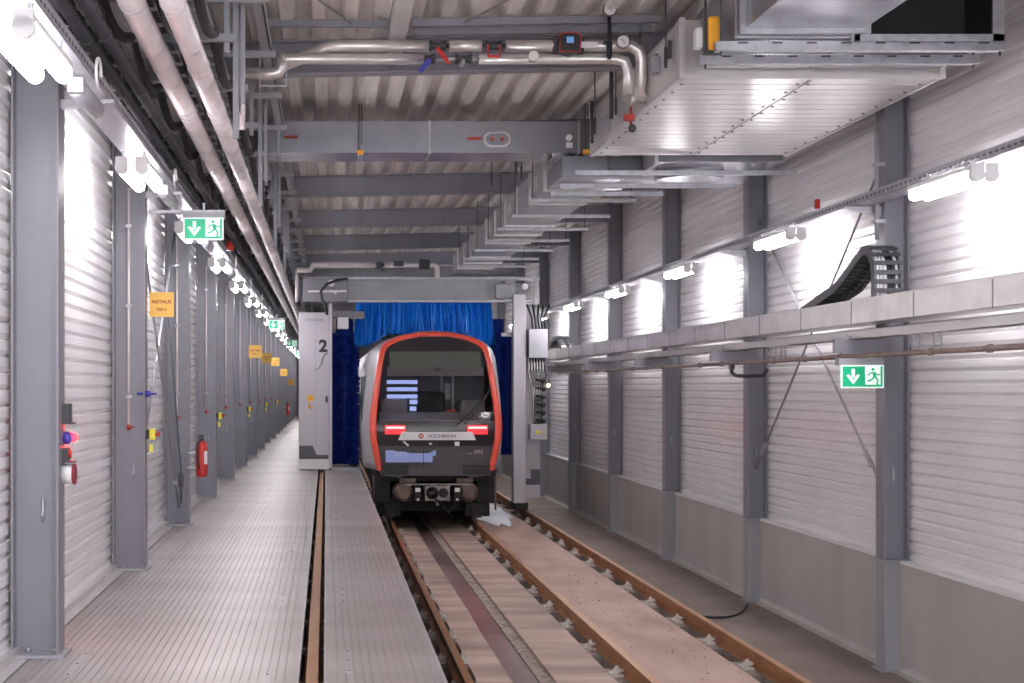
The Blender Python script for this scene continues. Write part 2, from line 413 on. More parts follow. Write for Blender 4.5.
for k in range(-2,8):
    y=9.93+3.98*k
    for j,x in enumerate((4.60,4.70)):
        if R0 is None: R0=batten(x,y,H+1.50,1.10,.11);c=R0;b0=(x,y)
        else: c=dup(R0,(x-b0[0],y-b0[1],0))
        side='track-side' if j==0 else 'wall-side'
        c['group']='tube lights in pairs under the right tray'
        c['label']=(side+' tube light of the '+ORD[k]+' pair by the right wall from the camera') if k>=0 else side+' tube light by the right wall '+ORD[-k-1]+' behind the camera'

# ------------------------------------------------------------------ trays
def tray(x0,x1,z0,z1,y0,y1,t=.003,rung=None):
    m=MB().box(x0,x0+t,y0,y1,z0,z1).box(x1-t,x1,y0,y1,z0,z1)
    if rung is None: m.box(x0,x1,y0,y1,z0,z0+t)
    else:
        y=y0
        while y<y1: m.box(x0,x1,y,y+.03,z0,z0+.02); y+=rung
    return m
r=thing('cable_tray','perforated grey cable tray with lamps below, running along the right wall','cable tray',(4.72,9,H+1.6))
m=tray(4.66,4.86,H+1.61,H+1.68,YB,34).mat(1); y=2
while y<34:
    m.box(4.657,4.661,y,y+.045,H+1.635,H+1.652); y+=.09
build('channel',m,['galv','darkpanel'],r)
r=thing('cable_tray','grey cable tray carrying the paired lamps along the left wall','cable tray',(-1.42,9,H+1.74))
m=tray(-1.52,-1.31,H+1.74,H+1.82,YB,80).mat(1); y=4
while y<40: m.box(-1.311,-1.307,y,y+.045,H+1.765,H+1.785); y+=.09
build('channel',m,['galv','darkpanel'],r)
# brackets from columns
A0=None
for k in range(15):
    y=CY[k]
    if A0 is None:
        A0=solo('tray_bracket',MB().prism([(-1.60,H+1.68),(-1.60,H+1.735),(-1.28,H+1.735),(-1.28,H+1.715)],'y',y-.03,y+.03),'galv','','bracket','tapered brackets under the left lamp tray');c=A0
    else: c=dup(A0,(0,y-CY[0],0))
    c['label']='tapered bracket under the lamp tray on the '+ORD[k]+' left column from the camera'
A0=None
for k in range(6):
    y=CY[k]
    if A0 is None:
        A0=solo('tray_bracket',MB().prism([(4.93,H+1.52),(4.93,H+1.605),(4.60,H+1.605),(4.60,H+1.585)],'y',y-.03,y+.03),'galv','','bracket','tapered brackets under the right lamp tray');c=A0
    else: c=dup(A0,(0,y-CY[0],0))
    c['label']='tapered bracket under the lamp tray on the '+ORD[k]+' right column from the camera'
# gray junction boxes on left tray
A0=None
for k in range(10):
    y=7.75+4*k
    if A0 is None:
        A0=thing('junction_box','','junction box',(-1.33,y,H+1.6),'pale boxes under the left tray')
        build('housing',MB().tube([(-1.34,y-.2,H+1.61),(-1.34,y-.19,H+1.61),(-1.34,y+.42,H+1.61),(-1.34,y+.43,H+1.61)],[.04,.055,.055,.04],8),'paint_light',A0)
        build('lid',MB().box(-1.385,-1.295,y-.24,y-.16,H+1.575,H+1.66),'paint_light',A0,bev=.008)
        build('cable_loop',MB().ring((-1.27,y+.1,H+1.75),.085,.009,'x',16,6,0,PI*1.5),'white',A0)
        c=A0
    else: c=dup(A0,(0,y-7.75,0))
    c['label']='pale grey junction box under the left lamp tray behind the '+ORD[k]+' lamp pair'

# lower right: stainless cable chute
m=MB().box(4.62,4.625,5,29.8,H+.56,H+.755).box(4.62,4.925,5,29.8,H+.555,H+.56).box(4.922,4.925,5,29.8,H+.56,H+.755).box(4.612,4.64,5,29.8,H+.75,H+.762)
r=thing('cable_chute','long stainless steel cable chute holding the drag chain by the right wall','cable chute',(4.76,15,H+.55))
build('trough',m,'stainless',r)
y=5.8
while y<29.6:
    build('joint_strip',MB().box(4.616,4.622,y,y+.012,H+.55,H+.762),'paint',r); y+=1.31
r=solo('support_rail',MB().box(4.66,4.70,5,29.8,H+.42,H+.50).box(4.66,4.80,5,29.8,H+.495,H+.50).box(4.66,4.80,5,29.8,H+.42,H+.425),'cream','pale galvanised support rail just beneath the stainless chute','rail')
# pipe with hangers
r=thing('water_pipe','thin brownish pipe running along the right wall under the chute','pipe',(4.64,12,H+.27))
pm=mat('brown_grey_pipe',(.30,.235,.215),.4,.4,(.24,.17,.15),5)
build('pipe',MB().tube([(4.64,5,H+.27),(4.64,29.5,H+.27)],.022,10),pm,r)
y=6
while y<29: build('coupling',MB().tube([(4.64,y,H+.27),(4.64,y+.05,H+.27)],.032,10),pm,r); y+=.95
A0=None
for k,y in enumerate((7.2,10.6,11.0,14.2,14.5,18.2,22.3)):
    if A0 is None:
        A0=solo('pipe_hanger',MB().box(4.635,4.645,y-.01,y+.0,H+.29,H+.42).box(4.635,4.645,y+.12,y+.13,H+.29,H+.42).box(4.62,4.70,y-.15,y+.2,H+.415,H+.422),'paint_light','','hanger','thin pipe hangers under the chute');c=A0;y0=y
    else: c=dup(A0,(0,y-y0,0))
    c['label']='thin steel pipe hanger under the right chute, '+ORD[k]+' from the camera'
A0=None
for k in range(1,6):
    y=CY[k]-.12
    if A0 is None:
        A0=thing('chute_bracket','','support arm',(4.7,y,H+.3),'grey support arms under the chute')
        build('arm',MB().box(4.48,4.93,y-.02,y+.05,H+.30,H+.42),'paint',A0,bev=.004)
        for x in(4.55,4.62,4.75,4.85): build('bolt',MB().tube([(x,y,H+.41),(x,y,H+.455)],.012,6),'galv',A0); c=A0;y0=y
    else: c=dup(A0,(0,y-y0,0))
    c['label']='grey steel arm carrying the chute on the '+ORD[k]+' right column from the camera'
solo('pipe_clamp',MB().tube([(4.62,16.0,H+.22),(4.62,16.0,H+.16),(4.64,15.9,H+.13),(4.70,15.7,H+.12),(4.86,15.6,H+.13),(4.9,15.6,H+.2)],.022,8).box(4.60,4.64,15.95,16.05,H+.2,H+.26),'dark','short dark bent pipe end hanging under the thin pipe at the third right column','pipe')

# drag chain
def chain(name,label,path,x0,x1):
    r=thing(name,label,'drag chain',((x0+x1)/2,path[0][0],path[0][1]))
    P=[Vector((0,a,b)) for a,b in path]
    # resample
    out=[P[0]]; acc=0; step=.075
    for i in range(len(P)-1):
        d=P[i+1]-P[i]; L=d.length; t=step-acc
        while t<=L: out.append(P[i]+d*(t/L)); t+=step
        acc=L-(t-step)
    side=MB(); cross=MB(); cab=MB()
    hh=.075
    nor=[]
    for i,p in enumerate(out):
        d=(out[min(i+1,len(out)-1)]-out[max(i-1,0)]).normalized(); nor.append(Vector((0,-d.z,d.y)))
    for xs in(x0,x1-.022):
        ls=[[(xs,*(p+n*hh/2)[1:]),(xs+.022,*(p+n*hh/2)[1:]),(xs+.022,*(p-n*hh/2)[1:]),(xs,*(p-n*hh/2)[1:])] for p,n in zip(out,nor)]
        side.loft(ls)
    for i in range(1,len(out)-1,1):
        p,n=out[i],nor[i]; d=Vector((0,n.z,-n.y))
        for sg in(1,-1):
            c=p+n*hh/2*sg
            a=c+d*.019; b=c-d*.019; o=n*.005
            vs=[(x,*(q+w)[1:]) for x in(x0,x1) for q in(a,b) for w in(o,-o)]
            cross.add(vs,[(0,1,3,2),(4,6,7,5),(0,4,5,1),(2,3,7,6),(0,2,6,4),(1,5,7,3)])
    build('side_links',side,'darkpanel',r); build('crossbars',cross,'dark',r)
    n=6
    for j in range(n):
        x=x0+.04+(x1-x0-.08)*j/(n-1)
        cab=MB().tube([(x,p.y,p.z) for p in out[::2]],.012 if j%2 else .016,6)
        build('cable',cab,'white' if j in(0,1,2,5) else 'black',r)
    return r
pth=[(a-.2 if a<13.3 else a,b) for a,b in [(12.22,H+.60),(12.20,H+.8),(12.20,H+.95),(12.22,H+1.06),(12.27,H+1.14),(12.35,H+1.185),(12.45,H+1.18),(12.58,H+1.13),(12.8,H+1.03),(13.1,H+.91),(13.5,H+.80),(14.0,H+.70),(14.6,H+.635),(15.5,H+.61),(17,H+.61),(27,H+.61)]]
chain('drag_chain','black plastic drag chain looping up out of the stainless chute by the second right column',pth,4.67,4.915)
pth=[(26.8,H+.70),(26.9,H+.85),(27.1,H+.92),(27.4,H+.86),(27.8,H+.8),(28.4,H+.9)]
chain('drag_chain','far short end of black drag chain next to the wash gantry cabinets',[(27.0,H+.76),(27.3,H+.90),(27.6,H+.96),(27.9,H+.93),(28.3,H+.80)],4.5,4.75)

# bracing rods
for a,b,lab in (((5.0,12.72,H+1.95),(5.0,16.35,H-.95),'thin grey bracing rod falling away from the second to the third right column'),
            ((5.03,16.35,H+1.95),(5.03,12.72,H-.9),'thin pale bracing rod rising away from the second to the third right column')):
    r=thing('bracing_rod',lab,'bracing rod',a)
    build('rod',MB().tube([a,b],.012,8),'paint' if a[0]==5.0 else 'galv',r)
    A=Vector(a);B=Vector(b);q=B+(A-B)*.06
    build('turnbuckle',MB().tube([q,q+(A-B).normalized()*.22],.022,8),'galv',r)
for a,b,lab in (((-1.72,12.65,H+1.9),(-1.72,16.4,H-1.4),'thin grey bracing rod falling away between second and third left columns'),
            ((-1.75,16.4,H+1.9),(-1.75,12.65,H-1.3),'shiny bracing rod rising away between second and third left columns')):
    r=thing('bracing_rod',lab,'bracing rod',a)
    build('rod',MB().tube([a,b],.014,8),'galv',r)
    A=Vector(a);B=Vector(b);q=B+(A-B)*.06
    build('turnbuckle',MB().tube([q,q+(A-B).normalized()*.22],.024,8),'galv',r)

# ------------------------------------------------------------------ exit signs
def exit_sign(x,y,z,lab,w=.36,h=.20):
    r=thing('exit_sign',lab,'exit sign',(x,y,z),'green backlit exit signs')
    build('frame',MB().box(x-w/2,x+w/2,y,y+.03,z-h/2,z+h/2),'signwhite',r,bev=.004)
    g=MB().add([(x-w/2+.012,y-.002,z-h/2+.012),(x+.02,y-.002,z-h/2+.012),(x+.02,y-.002,z+h/2-.012),(x-w/2+.012,y-.002,z+h/2-.012)],[(0,1,2,3)])
    g.add([(x+.02,y-.002,z-h/2+.012),(x+w/2-.012,y-.002,z-h/2+.012),(x+w/2-.012,y-.002,z-h/2+.03),(x+.02,y-.002,z-h/2+.03)],[(0,1,2,3)])
    g.box(x+w/2-.03,x+w/2-.012,y-.003,y-.001,z-h/2+.012,z+h/2-.012)
    build('green_field',g,'green',r)
    a=MB(); cx=x-w*.25+.01; s=h*.40; yy=y-.004
    a.add([(cx-s*.18,yy,z+s*.85),(cx+s*.18,yy,z+s*.85),(cx+s*.18,yy,z-s*.1),(cx-s*.18,yy,z-s*.1)],[(0,1,2,3)])
    a.add([(cx-s*.75,yy,z+s*.15),(cx,yy,z-s*.85),(cx+s*.75,yy,z+s*.15),(cx+s*.45,yy,z+s*.25),(cx,yy,z-s*.35),(cx-s*.45,yy,z+s*.25)],[(0,1,4,5),(1,2,3,4)])
    build('down_arrow',a,'signwhite',r)
    a=MB(); cx=x+w*.25+.0; 
    def P(u,v): return (cx+u*s,yy,z+v*s)
    def limb(pts,t):
        for (u,v),(uu,vv) in zip(pts,pts[1:]):
            d=Vector((uu-u,vv-v)).normalized(); n=Vector((-d.y,d.x))*t
            a.add([P(u+n.x,v+n.y),P(u-n.x,v-n.y),P(uu-n.x,vv-n.y),P(uu+n.x,vv+n.y)],[(0,1,2,3)])
    limb([(.05,.5),(.18,-.1)],.17); limb([(.1,-.05),(-.2,-.35),(-.65,-.5)],.09); limb([(.2,-.05),(.5,-.4),(.35,-.85),(.6,-.88)],.09)
    limb([(-.0,.45),(-.4,.35),(-.6,.1)],.07); limb([(.15,.4),(.5,.15),(.75,.3)],.07)
    a.add([P(-.05+.17*math.cos(t),.78+.17*math.sin(t)) for t in [2*PI*i/10 for i in range(10)]],[list(range(10))])
    a.add([P(-.95,-.9),P(-.88,-.9),P(-.88,.3),P(-.95,.3)],[(0,1,2,3)])
    build('running_figure',a,'green',r)
    build('housing',MB().box(x-w/2-.01,x+w/2+.01,y+.03,y+.12,z+h/2-.005,z+h/2+.06),'paint_light',r,bev=.004)
    build('hanger',MB().box(x-.01,x+.01,y+.06,y+.08,z+h/2+.05,z+h/2+(.14 if x<0 else .07)),'galv',r)
    return r
r=exit_sign(-1.10,12.6,H+1.42,'large green exit sign with down arrow hanging by the left lamps, nearest one')
build('arm',MB().prism([(-1.6,H+1.56),(-1.6,H+1.59),(-.91,H+1.59),(-.91,H+1.575)],'y',12.62,12.72),'galv',r)
for y,n in((32,'second'),(46,'third'),(60,'fourth')): 
    q=exit_sign(-1.12,y,H+1.42,n+' green exit sign from the camera, hanging small and far along the left lamps')
exit_sign(4.64,12.15,H+.09,'green exit sign with down arrow on the second right column',.37,.20)

# NOTAUS signs
def notaus(x,y,z,lab,w=.22):
    r=thing('warning_sign',lab,'sign',(x,y,z-.1),'yellow emergency-off signs')
    build('plate',MB().box(x-w/2,x+w/2,y,y+.004,z-w/2,z+w/2),'yellow',r)
    m=MB(); text_mesh(m,'NOTAUS',x,z+.025,y-.0015,w*.15,bold=True); text_mesh(m,'750 V',x,z-.045,y-.0015,w*.13,bold=True)
    build('lettering',m,'signred',r)
    for q in(.06,-.075): build('bracket',MB().box(x-w/2-.05,x-w/2+.01,y+.004,y+.02,z+q,z+q+.015),'galv',r)
notaus(-1.475,12.6,H+.74,'yellow sign reading NOTAUS 750 V on the second left column')
for k,(y,z,t) in enumerate(((28.6,.72,'fifth'),(34,.7,''),(40,.72,''),(48,.5,''),(58,.2,''))):
    notaus(-1.44,y,H+z,['larger yellow sign far along the left wall, second nearest','small yellow sign partly behind the second nearest one','far yellow sign, fourth nearest along the left wall','tiny yellow sign, fifth nearest along the left wall','tiny pale yellow sign low down, farthest along the left wall'][k],.26 if k==0 else .24)

# ------------------------------------------------------------------ left wall fittings
A0=None
for k in range(1,15):
    y=CY[k]-.14
    if A0 is None:
        A0=thing('conduit','','conduit',(-1.66,y,H-.2),'white conduits down the left columns')
        build('pipe',MB().tube([(-1.735,y,H-.33),(-1.735,y,H+1.75)],.011,8),'jacket',A0)
        for z in(-.1,.7,1.4): build('clamp',MB().box(-1.76,-1.71,y-.015,y+.03,H+z,H+z+.03),'galv',A0)
        build('tap',MB().tube([(-1.735,y,H-.33),(-1.735,y,H-.38)],.018,8).tube([(-1.735,y-.03,H-.36),(-1.68,y-.03,H-.35)],.008,6),'signred',A0,label='small red tap handle')
        c=A0;y0=y
    else: c=dup(A0,(0,y-y0,0))
    c['label']='thin white conduit pipe down the '+ORD[k]+' left column from the camera'
A0=None
for k,zz in ((1,-.42),(3,-.42),(5,-.45),(7,-.45),(9,-.45)):
    y=CY[k]+.02; z=H+zz
    if A0 is None:
        A0=thing('emergency_stop','','emergency stop button',(-1.5,y,z),'yellow emergency stop boxes')
        build('bracket',MB().box(-1.60,-1.57,y-.04,y+.04,z-.04,z+.04),'black',A0)
        build('box',MB().box(-1.57,-1.52,y-.05,y+.05,z-.05,z+.05),'yelbox',A0,bev=.008)
        build('button',MB().tube([(-1.52,y,z+.0),(-1.50,y,z),(-1.50,y,z),(-1.48,y,z)],[.012,.012,.026,.022],12),'red',A0,label='red mushroom button')
        build('tag',MB().box(-1.57,-1.54,y-.03,y-.025,z-.16,z-.09),'yelbox',A0); c=A0;b0=(y,z)
    else: c=dup(A0,(0,y-b0[0],z-b0[1]))
    c['label']='yellow box with red emergency stop button on the '+ORD[k]+' left column from the camera'
# blue coupling on 2nd column
solo('pipe_coupling',MB().tube([(-1.60,12.45,H-.06),(-1.555,12.45,H-.06)],.028,8).tube([(-1.555,12.45,H-.06),(-1.50,12.45,H-.06)],.009,8).tube([(-1.66,12.38,H-.06),(-1.60,12.44,H-.06)],.014,6),'blue','small blue pipe coupling on the second left column above the yellow stop box','coupling')
# signal devices on first column
r=thing('signal_lamp','red-glowing signal lamp under a dark hood on the nearest left column','signal lamp',(-1.57,8.5,H-.3))
y=8.56
build('hood',MB().box(-1.60,-1.555,y-.05,y+.05,H-.22,H-.10).box(-1.60,-1.53,y-.06,y+.06,H-.225,H-.215),'dark',r)
build('lens',MB().tube([(-1.60,y+.02,H-.31),(-1.57,y+.02,H-.31),(-1.55,y+.02,H-.31)],[.04,.04,.02],12),'blue',r)
build('red_lens',MB().sphere((-1.56,y+.10,H-.31),.028,(1,.8,1)).box(-1.60,-1.57,y+.02,y+.10,H-.32,H-.30),'redlamp',r)
r=thing('wall_switch','small dark switch box with red knob on the nearest left column','switch',(-1.57,8.5,H-.5))
build('box',MB().box(-1.60,-1.565,y-.04,y+.04,H-.45,H-.37).box(-1.60,-1.53,y-.06,y+.06,H-.46,H-.45),'dark',r)
build('knob',MB().tube([(-1.565,y,H-.41),(-1.55,y,H-.41)],.022,10),'red',r)
r=thing('alarm_sounder','pale round alarm sounder with dark red rim, lowest fitting on the nearest left column','alarm',(-1.57,8.5,H-.6))
build('body',MB().tube([(-1.60,y,H-.53),(-1.54,y,H-.53)],.062,16),'white',r)
build('rim',MB().tube([(-1.54,y,H-.53),(-1.525,y,H-.53)],.064,16),mat('dark_red_rim',(.28,.03,.05),.4),r)
# fire extinguishers
def exting(x,y,z,lab):
    r=thing('fire_extinguisher',lab,'fire extinguisher',(x,y,z-.45),'red fire extinguishers on the left columns')
    build('cylinder',MB().tube([(x,y,z-.42),(x,y,z-.40),(x,y,z-.37),(x,y,z-.07),(x,y,z-.03),(x,y,z)],[.05,.065,.07,.07,.05,.025],16),'red',r)
    build('valve_head',MB().tube([(x,y,z),(x,y,z+.04)],.02,8).bar((x-.04,y-.02,z+.05),(x+.03,y-.06,z+.06),.018).bar((x-.04,y-.02,z+.03),(x+.02,y-.06,z+.02),.015),'dark',r)
    build('hose',MB().tube([(x,y-.03,z+.02),(x-.04,y-.08,z-.02),(x-.045,y-.085,z-.15),(x-.03,y-.085,z-.30),(x-.015,y-.08,z-.33)],.011,8),'black',r)
    build('label_band',MB().tube([(x,y,z-.27),(x,y,z-.12)],.0712,16,False),'red',r)
    build('instruction_sticker',MB().add([(x+.0715*math.cos(t),y+.0715*math.sin(t),zz) for zz in(z-.27,z-.12) for t in [(-PI/2+.45+.15*i) for i in range(6)]],[(i,i+1,i+7,i+6) for i in range(5)],True),'white',r)
    build('wall_bracket',MB().box(-1.60,x-.05,y-.015,y+.015,z-.15,z-.13).box(-1.60,x-.05,y-.015,y+.015,z-.32,z-.30),'galv',r)
exting(-1.435,16.25,H-.62,'red fire extinguisher on the third left column, large and near')
exting(-1.42,52.3,H-.62,'small distant red fire extinguisher far down the left columns')
# third column cable
solo('cable',MB().tube([(-1.80,15.8,H+1.2),(-1.74,16.25,H-.2),(-1.68,16.3,H-1.0),(-1.68,16.3,H-1.35)],.012,6).tube([(-1.68,16.3,H-1.0),(-1.68,16.3,H-1.15)],.03,6),'darkpanel','thin dark cable slanting down the third left column to the walkway','cable')
solo('cable',MB().tube([(4.93-.02,8.0,H+1.9),(4.91,12.4,H+1.35)],.006,5),'dark','thin loose dark cable between the first and second right columns','cable') if False else None
r=thing('conduit_pair','upright grey conduit on the near side of the second right column below the air unit','conduit',(4.9,12.4,H+1.6))
build('pipe',MB().tube([(4.87,12.42,H+1.30),(4.87,12.42,H+2.30)],.022,8),'paint_light',r)
for q in(1.45,1.95): build('clamp',MB().box(4.84,4.93,12.38,12.46,H+q,H+q+.03),'galv',r)
solo('fault_indicator',MB().box(4.64,4.68,13.3,13.36,H+1.69,H+1.78),'red','small red indicator block on the upper right tray','indicator',bev=.005)
solo('beacon',MB().tube([(-1.2,17.5,H+1.70),(-1.2,17.5,H+1.76),(-1.2,17.5,H+1.82)],[.05,.05,.025],12),'red','small red beacon hanging above the left lamps','beacon')

# ------------------------------------------------------------------ pipes and services upper left
for x,lab in((-1.11,'pale insulated overhead pipe, the left one of the two wide pipes'),(-.872,'pale insulated overhead pipe, the right one of the two wide pipes')):
    r=thing('insulated_pipe',lab,'pipe',(x,10,H+2.2),'two wide pale pipes along the upper left')
    build('jacket',MB().tube([(x,y,H+2.2) for y in(1,30,60)],.074,20),'jacket',r)
    y=3
    while y<36: build('seam_band',MB().tube([(x,y,H+2.2),(x,y+.025,H+2.2)],.0765,20,False),'jacket',r); y+=1.0
for x,z,lab in((-1.44,2.10,'dark insulated overhead pipe next to the left lamp tray'),(-1.33,2.12,'dark insulated overhead pipe between lamp tray and wide pale pipes')):
    r=thing('insulated_pipe',lab,'pipe',(x,10,H+z))
    build('jacket',MB().tube([(x,1,H+z),(x,60,H+z)],.042,14),'darkpipe',r)
    y=5.2
    while y<40: build('clamp',MB().tube([(x,y,H+z),(x,y+.04,H+z)],.046,14).box(x-.006,x+.006,y,y+.03,H+z+.02,H+z+.25),'dark',r); y+=1.6
# ladder trays
for x0,x1,z,lab in((-1.80,-1.52,2.42,'grey ladder cable tray nearest the left wall under the roof'),(-1.22,-.80,2.52,'wide grey ladder cable tray above the pale pipes')):
    r=thing('ladder_tray',lab,'cable tray',((x0+x1)/2,10,H+z))
    build('ladder',tray(x0,x1,H+z,H+z+.06,1,60,.004,.4),'paint_light',r)
    for j in range(4):
        x=x0+.05+j*(x1-x0-.1)/3; pts=[]; y=1.6
        while y<50:
            pts.append((x+.01*math.sin(y*3+j),y,H+z+.045)); y+=.8
        build('cable',MB().tube(pts,.02,6),'black',r)
# support frames, pitch 1.6
A0=None
for k in range(26):
    y=4.8+1.6*k
    if A0 is None:
        A0=thing('hanging_frame','','support frame',(-1.2,y,H+2.3),'strut frames carrying the upper left services')
        build('crossbar',MB().box(-1.84,-.62,y-.02,y+.02,H+2.36,H+2.41),'paint_light',A0)
        build('upper_crossbar',MB().box(-1.84,-.40,y+.03,y+.07,H+2.64,H+2.69),'paint_light',A0)
        for x in(-1.25,-.68): build('upright',MB().box(x-.018,x+.018,y+.02,y+.055,H+2.30,5.60),'paint_light',A0)
        c=A0
        for x in(-1.11,-.872): build('pipe_clip',MB().ring((x,y,H+2.2),.077,.003,'y',18,5).tube([(x,y,H+2.27),(x,y,H+2.37)],.006,6),'jacket',A0)
    else: c=dup(A0,(0,y-4.8,0))
    c['label']='grey strut frame hanging from the roof at upper left, '+ORD[k]+' from the camera'
# sagging black cable bundles between frames
for x,z,lab in((-1.33,2.33,'sagging black cable bundle near the lamp tray'),(-.99,2.36,'sagging black cable bundle between the two wide pale pipes'),(-.76,2.36,'sagging black cable bundle right of the wide pale pipes'),(-1.56,2.33,'sagging black cable bundle closest to the left wall')):
    pts=[];y=3.2
    while y<40:
        t=((y-4.8)/1.6)%1.0; pts.append((x,y,H+z+.06-.14*math.sin(PI*t))); y+=.16
    solo('cable_bundle',MB().tube(pts,.035,8),'black',lab,'cable','sagging cable bundles at upper left')
solo('roof_edge_angle',MB().box(-.47,-.46,YB,70,H+2.80,H+2.92).box(-.54,-.46,YB,70,H+2.80,H+2.806),'paint_light','long grey steel angle running lengthwise under the roof beside the service frames','steel angle')
A0=None
for k,y in enumerate((9.9,13.6,17.6,21.6)):
    if A0 is None:
        A0=solo('strut_post',MB().box(-.655,-.615,y-.02,y+.02,H+1.75,H+2.81).box(-.60,-.57,y-.01,y+.03,H+2.0,H+2.75),'paint_light','','strut','upright struts beside the pale pipes'); c=A0;y0=y
    else: c=dup(A0,(0,y-y0,0))
    c['label']='upright grey strut right of the wide pale pipes, '+ORD[k]+' from the camera'

# ------------------------------------------------------------------ transverse pipes
Yp=11.75
def dzp(py,Y): return (387-py)*Y/1405
r=thing('heating_pipe','upper silver insulated pipe crossing the hall, carrying the pump','pipe',(1,Yp,H+2.8))
zU=H+dzp(46,Yp); zL=H+dzp(59,Yp)
build('jacket',MB().tube([(-.42,Yp+.2,zL-.03),(-.30,Yp+.14,zL+.0),(.02,Yp+.02,zU),(.08,Yp,zU),(.86,Yp,zU)],.050,16).tube([(1.03,Yp,zU),(1.30,Yp,zU)],.050,16).tube([(1.50,Yp,zU),(2.45,Yp,zU),(2.55,Yp,zU),(2.62,Yp,zU-.04),(2.645,Yp+.02,zU-.12),(2.645,Yp+.05,zU-.3),(2.645,Yp+.1,zU-.38),(2.72,Yp+.12,zU-.42)],.050,16),'stainless',r)
build('bare_pipe',MB().tube([(.86,Yp,zU),(1.5,Yp,zU)],.02,8),'dark',r)
r=thing('heating_pipe','lower silver insulated pipe crossing the hall just under the other','pipe',(1,Yp,H+2.7))
build('jacket',MB().tube([(-.36,Yp,zL-.0),(-.33,Yp,zL),(.82,Yp,zL)],.045,16).tube([(1.28,Yp,zL),(2.42,Yp,zL),(2.50,Yp,zL-.02),(2.53,Yp,zL-.10),(2.53,Yp,zL-.30)],.045,16).tube([(1.72,Yp-.02,zL),(1.72,Yp-.12,zL)],.042,14),'stainless',r)
build('bare_pipe',MB().tube([(.82,Yp,zL),(1.28,Yp,zL)],.02,8),'galv',r)
r=thing('pipe_elbow','silver elbow pipe with square bracket at the left end of the crossing pipes','pipe',(-.5,Yp,H+2.6))
build('jacket',MB().tube([(-.72,Yp,H+2.62),(-.45,Yp,H+2.62),(-.40,Yp,H+2.63),(-.375,Yp,H+2.68),(-.37,Yp,H+2.78)],.052,14),'stainless',r)
build('bracket',MB().box(-.56,-.55,Yp+.03,Yp+.04,H+2.5,H+2.9).box(-.56,-.33,Yp+.03,Yp+.04,H+2.52,H+2.53).box(-.335,-.325,Yp+.03,Yp+.04,H+2.52,H+2.75),'galv',r)
solo('drop_pipe',MB().tube([(-.70,Yp-.02,H+2.66),(-.70,Yp-.02,H+2.15)],.028,10),'jacket','short upright white pipe beside the left strut under the silver elbow','pipe')
# valves
def valve(x,z,lab,hc,hb):
    r=thing('shutoff_valve',lab,'valve',(x,Yp,z))
    build('body',MB().tube([(x-.07,Yp,z),(x-.05,Yp,z),(x-.03,Yp,z),(x+.03,Yp,z),(x+.05,Yp,z),(x+.07,Yp,z)],[.045,.045,.03,.03,.045,.045],10),'dark',r)
    build('handle',hb,hc,r); return r
valve(.93,zU,'valve with slanted red lever on the upper silver pipe','red',MB().bar((.93,Yp-.05,zU-.03),(1.02,Yp-.08,zU-.16),.045,.03))
valve(.84,zL,'valve with blue handle on the lower silver pipe','blue',MB().bar((.86,Yp-.05,zL-.02),(.78,Yp-.07,zL-.12),.05,.04))
valve(1.40,zU,'dark valve with red bracket handle on the upper silver pipe','red',MB().box(1.345,1.355,Yp-.06,Yp-.05,zU-.10,zU).box(1.44,1.45,Yp-.06,Yp-.05,zU-.10,zU).box(1.345,1.45,Yp-.06,Yp-.05,zU-.11,zU-.09))
valve(1.15,zL,'grey strainer valve between dark flanges on the lower silver pipe','galv',MB().tube([(1.15,Yp,zL),(1.13,Yp-.05,zL-.07)],.02,8))
r=thing('circulation_pump','black circulation pump with red-rimmed face and blue display on the upper silver pipe','pump',(2.0,Yp,zU))
px=2.02
build('body',MB().tube([(px,Yp+.08,zU),(px,Yp-.10,zU)],[.11,.10],12).box(px-.13,px+.13,Yp-.05,Yp+.05,zU-.07,zU+.07),'dark',r,bev=.01)
build('face',MB().prism([(px-.085,zU-.075),(px+.085,zU-.075),(px+.085,zU+.06),(px+.05,zU+.08),(px-.05,zU+.08),(px-.085,zU+.06)],'y',Yp-.13,Yp-.10),'black',r)
build('rim',MB().tube([(px-.085,Yp-.13,zU+.06),(px-.085,Yp-.13,zU-.075),(px+.085,Yp-.13,zU-.075),(px+.085,Yp-.13,zU+.06),(px+.05,Yp-.13,zU+.08),(px-.05,Yp-.13,zU+.08),(px-.085,Yp-.13,zU+.06)],.005,6),'red',r)
build('screen',MB().box(px-.03,px+.03,Yp-.135,Yp-.13,zU-.005,zU+.045),mat('pump_screen',(.12,.25,.5),.3,emis=(.2,.4,.9),estr=.12),r)
def gauge(x,y,z,lab,rr=.055):
    r=thing('pressure_gauge',lab,'gauge',(x,y,z),None)
    build('case',MB().tube([(x,y,z),(x,y+.04,z)],rr,18).ring((x,y,z),rr,.007,'y',20,6),'steel',r)
    build('dial',MB().tube([(x,y-.003,z),(x,y,z)],rr*.88,18),'white',r)
    build('needle',MB().bar((x-.02,y-.006,z+.02),(x+.015,y-.006,z-.015),.004),'black',r)
gauge(2.35,Yp-.12,H+dzp(13,Yp),'upper round pressure gauge on a black stem above the crossing pipes')
solo('gauge_stem',MB().tube([(2.35,Yp-.10,H+dzp(18,Yp)),(2.35,Yp-.10,H+dzp(62,Yp))],.016,8).tube([(2.35,Yp-.10,H+dzp(45,Yp)),(2.35,Yp-.10,H+dzp(60,Yp))],.024,8).box(2.30,2.35,Yp-.12,Yp-.08,H+dzp(47,Yp),H+dzp(44,Yp)),'black','black stem and sleeve carrying the upper pressure gauge','stem')
gauge(2.46,Yp-.12,H+dzp(45,Yp),'lower round pressure gauge at the right end of the crossing pipes')
solo('tag_plate',MB().box(2.12,2.26,Yp-.07,Yp-.06,zU-.03,zU+.02),'white','small white tag plate on the upper pipe right of the pump','tag')
